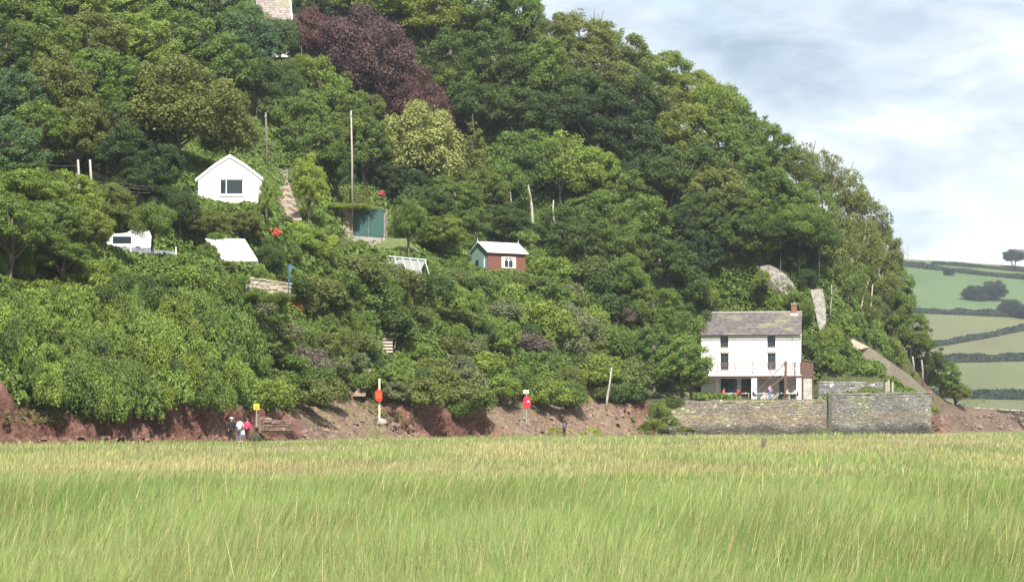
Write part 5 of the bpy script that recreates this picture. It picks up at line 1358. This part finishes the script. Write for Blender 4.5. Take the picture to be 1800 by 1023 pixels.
def far_tree(px, py_base, w, h, label, tall=0.0, tone=(0.036, 0.052, 0.030), k='dense'):
    x, y, z = far_pt(px, py_base); v = KIND[k][srnd.randrange(len(KIND[k]))]; R = v[2]
    s = y/F; sx = w*s/2/R[0]; sz = h*s/2/R[2]
    e = empty('far_tree', (x, y, z), 0, label, 'tree')
    lz = h*s*(0.46 if tall else 0.36)+tall*s
    link('crown', v[0], e, (0, 0, lz), (0, 0, px), (sx, sx, sz), tone)
    if tall:
        for dx in (-0.9, 0.8): MB().tube([(dx*0.3, 0, -0.5), (dx, 0, tall*s*0.8), (dx*2.2, 0, lz)], [0.5, 0.4, 0.25], 6).build('trunk', BARK, e)
far_tree(1782, 470, 46, 28, 'round dark tree standing clear on the skyline of the far hill', 5)
far_tree(1714, 528, 52, 30, 'left low part of the dark tree clump on the far hill')
far_tree(1748, 528, 50, 40, 'taller right tree of the dark clump on the far hill')
far_tree(1776, 556, 46, 36, 'dark tree below and right of the clump beside the hill hedge')
far_tree(1812, 560, 60, 34, 'dark tree cut by the right edge of the picture on the far hill')
far_tree(1668, 484, 22, 14, 'small round bush swelling in the second hedge of the far hill')
# ---------------------------------------------------------------- people
SKIN = mat_plain('skin', (0.50, 0.30, 0.22), 0.6, var=0.03)
def cloth(name, c): return mat_plain(name, c, 0.85, var=0.08, scale=12)
def skin_obj(name, verts, edges, radii, mat, parent, root=0, sub=1):
    me = bpy.data.meshes.new(name); me.from_pydata([tuple(v) for v in verts], edges, []); me.update(); me.materials.append(mat)
    o = link(name, me, parent)
    md = o.modifiers.new('skin', 'SKIN'); md.use_smooth_shade = True
    sv = me.skin_vertices[0].data
    for i, r in enumerate(radii):
        rr = r if hasattr(r, '__len__') else (r, r)
        sv[i].radius = rr; sv[i].use_root = (i == root)
    s = o.modifiers.new('sub', 'SUBSURF'); s.levels = sub; s.render_levels = sub
    return o
def person(loc, rz, label, top, legs, hair, pose='stand', hat=None, hs=1.0, bare_head=True, bag=None, reach=0.0, lean=0.0):
    """figure facing -Y in its own frame; one continuous body, clothes and hair as children"""
    e = empty('person', loc, rz, label, 'person')
    e.scale = (hs, hs, hs)
    sit = pose == 'sit'
    pz = 0.50 if sit else 0.93
    def T(x, y, z):       # torso lean
        return (x, y - lean*(z-pz), z)
    J = dict(pel=(0, 0, pz), spn=T(0, 0.01, pz+0.20), chs=T(0, 0.01, pz+0.40), nck=T(0, 0.0, pz+0.54), hb=T(0, -0.01, pz+0.60), hm=T(0, -0.02, pz+0.69), ht=T(0, -0.01, pz+0.78))
    for s, n in ((-1, 'l'), (1, 'r')):
        J['sh'+n] = T(s*0.17, 0.01, pz+0.46)
        if sit:
            J['el'+n] = T(s*0.24, -0.08, pz+0.20); J['wr'+n] = (s*0.15, -0.34-lean*0.2, pz+0.22)
            J['hp'+n] = (s*0.09, -0.02, pz-0.02); J['kn'+n] = (s*0.12, -0.44, pz-0.02); J['an'+n] = (s*0.12, -0.46, 0.08); J['to'+n] = (s*0.13, -0.60, 0.04)
        else:
            k = 0.06*s if pose == 'walk' else 0
            J['el'+n] = T(s*0.23, 0.03+k-reach*0.1, pz+0.20); J['wr'+n] = T(s*(0.23-reach*0.05), -0.04+k*2-reach*0.22, pz-0.02+reach*0.12)
            J['hp'+n] = (s*0.09, 0, pz-0.04); J['kn'+n] = (s*0.10, -0.03-k*2.2, 0.49); J['an'+n] = (s*0.10, 0.03-k*3.4, 0.09); J['to'+n] = (s*0.12, -0.11-k*3.4, 0.04)
    names = list(J); V = [J[n] for n in names]
    Rb = dict(pel=.12, spn=.105, chs=.13, nck=.05, hb=.055, hm=(.075, .09), ht=.06)
    for n in 'lr': Rb.update({'sh'+n: .05, 'el'+n: .038, 'wr'+n: .026, 'hp'+n: .08, 'kn'+n: .055, 'an'+n: .038, 'to'+n: .033})
    E = [('pel','spn'),('spn','chs'),('chs','nck'),('nck','hb'),('hb','hm'),('hm','ht')]
    for n in 'lr': E += [('chs','sh'+n),('sh'+n,'el'+n),('el'+n,'wr'+n),('pel','hp'+n),('hp'+n,'kn'+n),('kn'+n,'an'+n),('an'+n,'to'+n)]
    R = [Rb[n] for n in names]; E = [(names.index(a), names.index(b)) for a, b in E]
    # hands: palm and five fingers rooted in the palm
    for s, n in ((-1, 'l'), (1, 'r')):
        w = Vector(J['wr'+n]); d = (w-Vector(J['el'+n])).normalized(); side = Vector((-s, -0.3, 0)).normalized()
        pc = w + d*0.07; V.append(tuple(pc)); R.append((.035, .02)); E.append((names.index('wr'+n), len(V)-1)); root = len(V)-1
        for f, (o_, ln) in enumerate(((-0.03, .07), (-0.01, .08), (0.01, .075), (0.03, .06))):
            a = pc + d*0.035 + side*o_; b = a + d*ln*0.5 + Vector((0, -0.008, 0)); c = b + d*ln*0.45 + Vector((0, -0.02, 0))
            i = len(V); V += [tuple(a), tuple(b), tuple(c)]; R += [.011, .009, .008]; E += [(root, i), (i, i+1), (i+1, i+2)]
        a = pc + side*0.035 - d*0.01; b = a + side*0.025 + d*0.03; i = len(V); V += [tuple(a), tuple(b)]; R += [.012, .009]; E += [(root, i), (i, i+1)]
    body = skin_obj('body', V, E, R, SKIN, e)
    hm = Vector(J['hm'])
    f = MB(); f.ball(hm+Vector((0, -0.095, -0.01)), 0.016, 6, 5, (0.8, 1.3, 1.4)); f.ball(hm+Vector((-0.078, 0, 0)), 0.02, 6, 5, (.5, 1, 1.5)); f.ball(hm+Vector((0.078, 0, 0)), 0.02, 6, 5, (.5, 1, 1.5)); f.build('nose_and_ears', SKIN, body)
    f = MB(); f.ball(hm+Vector((-0.03, -0.085, 0.02)), 0.010, 6, 4); f.ball(hm+Vector((0.03, -0.085, 0.02)), 0.010, 6, 4); f.build('eyes', DARKW, body)
    MB().ball(hm+Vector((0, -0.083, -0.05)), 0.016, 6, 4, (1.4, .5, .4)).build('mouth', CRIMSON, body)
    # clothes
    def sub(keys, edges, rr, mat, name, root=0):
        return skin_obj(name, [J[k] for k in keys], [(keys.index(a), keys.index(b)) for a, b in edges], rr, mat, e, root)
    tk = ['spn','pel','chs','nck','shl','ell','wrl','shr','elr','wrr']
    J2 = dict(J)
    sub(tk, [('pel','spn'),('spn','chs'),('chs','nck'),('chs','shl'),('shl','ell'),('ell','wrl'),('chs','shr'),('shr','elr'),('elr','wrr')],
        [.145, (.17, .15), (.165, .135), .065, .075, .062, .05, .075, .062, .05], top, 'jacket')
    lk = ['pel','hpl','knl','anl','hpr','knr','anr']
    sub(lk, [('pel','hpl'),('hpl','knl'),('knl','anl'),('pel','hpr'),('hpr','knr'),('knr','anr')], [.135, .10, .075, .062, .10, .075, .062], legs, 'trousers')
    for n in 'lr': MB().ball((J['to'+n][0], (J['to'+n][1]+J['an'+n][1])/2, 0.045), 0.1, 8, 6, (.5, 1.35, .48)).build('shoe', BLACK if top is not WHITEJ else WHITEP, e)
    if hat: 
        h_ = MB().ball(hm+Vector((0, 0.005, 0.055)), 0.125, 12, 8, (1, 1.1, 0.75)); h_.tube([tuple(hm+Vector((0, 0.0, 0.035))), tuple(hm+Vector((0, 0.0, 0.055)))], [0.17, 0.15], 14); h_.build('hat', hat, e)
    h_ = MB().ball(hm+Vector((0, 0.02, 0.025)), 0.108, 12, 8, (0.92, 1.05, 0.98)); h_.v = [v for v in h_.v]
    h_.v = [(x, max(y, hm.y-0.055) if z < hm.z+0.05 else y, z) for x, y, z in h_.v]
    h_.build('hair', hair, e, True)
    if bag:
        wp = Vector(J['wrr']); MB().prism([(-0.12, -0.36), (0.12, -0.36), (0.10, -0.08), (-0.10, -0.08)], -0.06, 0.06).build('carrier_bag', bag, e, loc=wp+Vector((0.03, 0, -0.02)))
    return e
WHITEJ = cloth('white_jacket', (0.72, 0.71, 0.69)); PINKJ = cloth('pink_jacket', (0.68, 0.05, 0.14)); BLACKJ = cloth('black_coat', (0.018, 0.018, 0.02)); JEAN = cloth('blue_jeans', (0.10, 0.13, 0.19))
DARKT = cloth('dark_trousers', (0.025, 0.022, 0.025)); BLUEJ = cloth('dusky_blue_coat', (0.10, 0.085, 0.15)); REDJ = cloth('red_jumper', (0.45, 0.05, 0.04)); CORAL = cloth('coral_top', (0.62, 0.14, 0.12))
PALEB = cloth('pale_blue_shirt', (0.50, 0.56, 0.70)); CHECK = cloth('mauve_shirt', (0.34, 0.20, 0.26)); CREAMJ = cloth('cream_top', (0.66, 0.60, 0.50)); HAIRD = cloth('dark_hair', (0.03, 0.02, 0.015)); HAIRB = cloth('brown_hair', (0.12, 0.07, 0.04)); HAIRG = cloth('grey_hair', (0.4, 0.38, 0.36))
def gpt(px, Y): x = (px-900)/F*Y; return Vector((x, Y, 0.0))
G = rad(180)
person(gpt(407, 190), G+0.25, 'walker in a black coat and white hat, leftmost of the three on the shore', BLACKJ, DARKT, HAIRG, 'walk', hat=WHITEJ, hs=1.03)
person(gpt(421, 188), G-0.15, 'walker in a white jacket and jeans leaning forward between the other two', WHITEJ, JEAN, HAIRD, 'walk', reach=1.2, lean=0.22, hs=1.0)
person(gpt(434, 189.5), G-0.3, 'walker in a bright pink jacket with a white carrier bag at right', PINKJ, DARKT, HAIRB, 'walk', lean=0.15, bag=WHITEP, hs=1.0)
person(gpt(992, 246), G+0.5, 'small figure in a dusky blue coat standing alone on the foreshore', BLUEJ, DARKT, HAIRD, 'stand', hs=0.86)
rk = MB().ball((0, 0, 0.2), 0.5, 10, 8, (0.9, 0.8, 1.0)); rk.v = [(x*(1+0.2*math.sin(z*9+y*7)), y*(1+0.2*math.sin(x*8)), z) for x, y, z in rk.v]
tag(rk.build('boulder', mat_plain('dark_mossy_rock', (0.06, 0.055, 0.035), 0.9, scale=5, bump=0.5), None, loc=gpt(449, 191)), 'dark mossy boulder just right of the walker in pink', 'boulder')
# terrace
def terr(px, dy, z=0.0): 
    v = BOAT + Matrix.Rotation(rad(-8), 3, 'Z') @ Vector((0, dy, 0)); Yq = v.y
    return Vector(((px-900)/F*Yq, Yq, BOAT.z+0.05+z))
tr = MB().box(-7.5, 7.5, -10.5, 0.29, -0.6, 0.05).build('terrace', CONCRETE, None, loc=BOAT, rot=(0, 0, rad(-8))); tr['kind'] = 'structure'
REDC = mat_plain('maroon_chair_plastic', (0.16, 0.02, 0.02), 0.5)
def chair(loc, rz, label):
    e = empty('garden_chair', loc, rz, label, 'chair', 'chairs on the terrace')
    MB().box(-0.22, 0.22, -0.22, 0.22, 0.42, 0.46).build('seat', REDC, e); MB().box(-0.22, 0.22, 0.2, 0.24, 0.465, 0.92).build('backrest', REDC, e)
    for x in (-0.2, 0.17):
        for y in (-0.2, 0.17): MB().box(x, x+0.035, y, y+0.035, 0, 0.42).build('leg', REDC, e)
def table(loc, label, mat):
    e = empty('garden_table', loc, 0, label, 'table', 'tables on the terrace')
    MB().box(-0.55, 0.55, -0.4, 0.4, 0.70, 0.745).build('table_top', mat, e)
    for x in (-0.48, 0.43):
        for y in (-0.33, 0.28): MB().box(x, x+0.05, y, y+0.05, 0, 0.7).build('leg', WEATHERED, e)
    MB().tube([(0.1, 0, 0.745), (0.1, 0, 0.84)], 0.04, 8).build('cup', WHITEP, e)
table(terr(1284, -3.6), 'white-topped table between the coral top and the red jumper', WHITEP)
table(terr(1309, -3.4), 'cream-topped table right of the red jumper', CREAMP)
table(terr(1341, -3.6), 'white-topped table right of the pale blue shirt', WHITEP)
table(terr(1372, -3.4), 'dark wooden table left of the cream top', WEATHERED)
table(terr(1392, -3.8), 'white-topped table at the right end of the terrace', WHITEP)
seats = [(1271, -3.9, 1.2, CORAL, DARKT, HAIRB, 'seated diner in a coral top, leftmost at the terrace tables', None),
         (1298, -3.9, -1.1, REDJ, DARKT, HAIRD, 'seated diner in a red jumper beside the cream-topped table', None),
         (1327, -4.0, 1.0, PALEB, JEAN, HAIRG, 'seated diner in a pale blue shirt and blue hat by the white pillar', PALEB),
         (1383, -3.9, 1.3, CREAMJ, DARKT, HAIRB, 'seated diner in a cream top near the right pillar', None),
         (1399, -3.6, -1.2, WHITEJ, DARKT, HAIRD, 'seated diner in white at the far right table', None)]
for px, dy, rz, a, b, c, l, ht in seats:
    q = terr(px, dy)
    person(q, rz, l, a, b, c, 'sit', hat=ht, lean=0.15, hs=1.03)
    chair(q, rz, 'maroon chair under the ' + l.replace('seated ', '').replace(' and blue hat', ''))
person(terr(1353, -3.3), 0.6, 'standing diner in a mauve shirt and blue jeans at the foot of the stairs', CHECK, PALEB if False else cloth('mid_blue_jeans', (0.16, 0.19, 0.34)), HAIRB, 'stand', reach=1.0, hs=1.02)

# ---------------------------------------------------------------- foreshore stones and weed
def rocks(name, lst, mat, tone, label, n, smin, smax, region):
    g = random.Random(n); V = []; Fc = []; T = []
    for i in range(n):
        px = g.uniform(region[0], region[1]); py = g.uniform(region[2](px), region[3](px))
        Yq = solve(px, py, 0, 150); p = P(px, py, Yq)
        r = g.uniform(smin, smax)*(1 if g.random() < 0.8 else 1.8); n0 = len(V)
        for k in range(12):
            t = k/6*math.pi*2 if k < 6 else (k-6)/6*math.pi*2+0.5; rr = r*(1 if k < 6 else 0.6)*g.uniform(0.7, 1.2)
            V.append((p.x+rr*1.3*math.cos(t), p.y+rr*math.sin(t), p.z+(-0.1 if k < 6 else r*g.uniform(0.35, 0.8))))
        for k in range(6):
            k2 = (k+1) % 6; Fc.append((n0+k, n0+k2, n0+6+k2, n0+6+k))
        Fc.append(tuple(n0+6+k for k in range(6)))
        q = g.uniform(0.6, 1.35); T += [[c*q for c in tone]]*12
    me = bpy.data.meshes.new(name); me.from_pydata(V, [], Fc); me.update(); me.materials.append(STONE)
    a = me.attributes.new('tint', 'FLOAT_COLOR', 'POINT'); cc = np.ones((len(V), 4), dtype=np.float32); cc[:, :3] = T; a.data.foreach_set('color', cc.ravel())
    tag(link(name, me), label, 'stones', None, 'stuff')
rocks('foreshore_stones', None, None, (0.20, 0.145, 0.115), 'scattered pinkish stones over the foreshore below the crimson notice post', 170, 0.06, 0.17, (880, 1160, lambda x: np.interp(x, [880, 1000, 1100, 1160], [738, 716, 715, 735]), lambda x: 764))
rocks('cliff_foot_stones', None, None, (0.17, 0.095, 0.075), 'fallen reddish stones along the foot of the left-hand cliff', 160, 0.06, 0.16, (0, 400, lambda x: 766, lambda x: 779))
rocks('path_stones', None, None, (0.19, 0.135, 0.11), 'loose stones on the rocky ramp around the lifebuoy post', 150, 0.06, 0.18, (530, 740, lambda x: np.interp(x, [530, 620, 690, 740], [758, 722, 735, 755]), lambda x: 770))
rocks('bank_stones', None, None, (0.16, 0.12, 0.10), 'dark stones and mud lumps on the low bank right of the sea wall', 120, 0.10, 0.3, (1640, 1830, lambda x: 724, lambda x: 757))
def weed(region, n, color, label, sz=0.10):
    g = np.random.default_rng(n); Pc = []
    for i in range(n):
        px = region[0]+(region[2]-region[0])*g.random(); py = region[1]+(region[3]-region[1])*g.random()
        if vnoise(px*0.09, py*0.16, 4) < 0.42: continue
        Yq = solve(px, py, 0, 150); p = P(px, py, Yq); Pc.append((p.x, p.y-0.05, p.z+0.08*g.random()))
    Pc = np.array(Pc); Nn = unit(np.array((0, -0.6, 1.0))+g.normal(size=Pc.shape)*0.5)
    V, Fc = leaf_quads(Pc, Nn, sz*g.uniform(0.6, 1.4, len(Pc)))
    me = np_mesh('seaweed', V, Fc, 4, LEAF, face_attr=np.clip(g.normal(0.45, 0.15, len(Pc)), 0, 1))
    tag(link('seaweed', me, color=color), label, 'seaweed', None, 'stuff')
weed((1000, 752, 1055, 764), 700, (0.24, 0.30, 0.03), 'bright yellow-green weed on the stones right of the lone figure')
weed((965, 752, 992, 763), 260, (0.22, 0.27, 0.04), 'small patch of yellow-green weed left of the lone figure')
weed((1110, 732, 1205, 762), 1500, (0.13, 0.19, 0.04), 'green grassy weed sloping down to the left end of the sea wall')
weed((1640, 700, 1740, 716), 700, (0.12, 0.15, 0.04), 'short green turf along the bank top at the headland foot')
weed((1300, 700, 1455, 706), 260, (0.16, 0.16, 0.06), 'ragged tufts growing along the top of the long sea wall', 0.07)
weed((560, 690, 660, 725), 900, (0.11, 0.14, 0.04), 'grassy turf either side of the trodden cliff path')
weed((660, 710, 735, 745), 800, (0.12, 0.13, 0.045), 'grass and moss behind the lifebuoy post')
weed((140, 700, 430, 722), 900, (0.10, 0.13, 0.035), 'turf fringe hanging along the top of the red cliff')
weed((10, 722, 110, 746), 600, (0.15, 0.15, 0.05), 'pale turf on the sloping ledge at the far left')

# ---------------------------------------------------------------- marsh grass
def blades(name, n, py0, py1, hfun, wk, label, seed, straw=0.09, tip=None):
    g = np.random.default_rng(seed)
    px = g.uniform(-300, 2260, n); py = py0 + (py1-py0)*g.random(n)
    Yg = EYE*F/(py-HORIZON)
    Yg = Yg*(1+g.normal(size=n)*0.02)
    x = (px-900)/F*Yg
    ok = Yg < shore_y(px)-1.5
    ok &= ~((px > 392) & (px < 520) & (Yg > 178))
    x, Yg, px, py = x[ok], Yg[ok], px[ok], py[ok]; n = len(x)
    h = hfun(x, Yg, g)
    w = wk[0] + wk[1]*Yg*g.uniform(0.6, 1.3, n)
    wind = 0.17 + 0.30*(fbm(x*0.35, Yg*0.12, 13)-0.5)
    lx = (wind + g.normal(size=n)*0.16)*h; ly = g.normal(size=n)*0.14*h
    yaw = g.normal(size=n)*0.6; cx, cy = np.cos(yaw)*w, np.sin(yaw)*w
    z0 = np.zeros(n)-0.03
    b = np.stack([x, Yg, z0], -1); m = np.stack([x+lx*0.35, Yg+ly*0.35, h*0.55], -1); t = np.stack([x+lx, Yg+ly, h*0.98], -1)
    o = np.stack([cx, cy, z0*0], -1)
    V = np.stack([b-o, b+o, m+o*0.8, m-o*0.8, t+o*0.12, t-o*0.12], 1).reshape(-1, 3)
    i = np.arange(n)*6
    Fc = np.concatenate([np.stack([i, i+1, i+2, i+3], -1), np.stack([i+3, i+2, i+4, i+5], -1)])
    a1 = fbm(x*0.30, Yg*0.06, 3, 5); a2 = fbm(x*0.9, Yg*0.25, 5); far = np.clip((Yg-38)/45, 0, 1)
    green = np.array((0.130, 0.200, 0.050)); lime = np.array((0.200, 0.265, 0.085)); strawc = np.array((0.34, 0.285, 0.14)); oliv = np.array((0.165, 0.165, 0.06)); pink = np.array((0.27, 0.20, 0.135))
    k = smooth01(a1*2.2-0.55)[:, None]; c = green*(1-k)+lime*k
    k = (smooth01(a2*2.6-1.0)*0.40)[:, None]; c = c*(1-k)+oliv*k
    k = (far*smooth01(fbm(x*0.10, Yg*0.035, 23)*3.2-1.3)*0.62)[:, None]; c = c*(1-k)+strawc*k
    k = (far*smooth01(fbm(x*0.08, Yg*0.05, 43)*4-2.3)*0.6)[:, None]; c = c*(1-k)+pink*k
    s = (g.random(n) < straw)[:, None]; c = np.where(s, strawc*g.uniform(0.8, 1.35, (n, 1)), c)
    c = c*g.uniform(0.55, 1.55, (n, 1))
    c = np.repeat(c, 6, 0)
    me = np_mesh(name, V, Fc, 4, GRASS, colors=c)
    return tag(link(name, me), label, 'grass', None, 'stuff')
def h_main(x, Y, g):
    tall = 1-smooth01((Y-36-5*fbm(x*0.2, Y*0.02, 31))/26)
    tuft = np.clip((fbm(x*0.35, Y*0.06, 57)-0.55)*5, 0, 1)*smooth01((Y-70)/40)
    return (0.20 + 0.42*tall + 0.22*tuft)*(0.55+0.85*fbm(x*0.6, Y*0.2, 37))*g.uniform(0.7, 1.2, len(x))
blades('marsh_grass', 410000, 763, 1230, h_main, (0.0014, 0.00012), 'long green marsh grass leaning right over the whole foreground', 1)
def h_seed(x, Y, g): return (0.35+0.42*(1-smooth01((Y-36)/30)))*g.uniform(0.8, 1.25, len(x))
blades('seed_stalks', 3800, 775, 1200, h_seed, (0.0012, 0.00010), 'pale straw seed stalks standing above the marsh grass', 2, straw=0.75)
for i, (px, py, w, h) in enumerate(((1758, 948, 46, 40),)):
    Yq = EYE*F/(py-HORIZON+30); p = P(px, py, Yq)
    v = KIND['spiky'][0]; s = w*Yq/F/2/1.9
    tag(link('marsh_plant', v[0], None, (p.x, p.y, p.z), (0, 0, 1), (s, s, s), TONE['mid']), 'dark leafy marsh plant in the grass at the lower right', 'plant')

# ---------------------------------------------------------------- summer haze over the estuary
hz = MB().box(-1500, 2200, -60, 2900, -1.5, 135)
hzm = bpy.data.materials.new('haze'); hzm.use_nodes = True; nt = hzm.node_tree; nt.nodes.clear()
vo = nt.nodes.new('ShaderNodeVolumePrincipled'); vo.inputs['Color'].default_value = (0.80, 0.88, 1.0, 1); vo.inputs['Density'].default_value = 0.00012; vo.inputs['Anisotropy'].default_value = 0.2
mo = nt.nodes.new('ShaderNodeOutputMaterial'); nt.links.new(vo.outputs[0], mo.inputs['Volume'])
ho = hz.build('haze', hzm); ho['kind'] = 'stuff'; ho.display_type = 'WIRE'
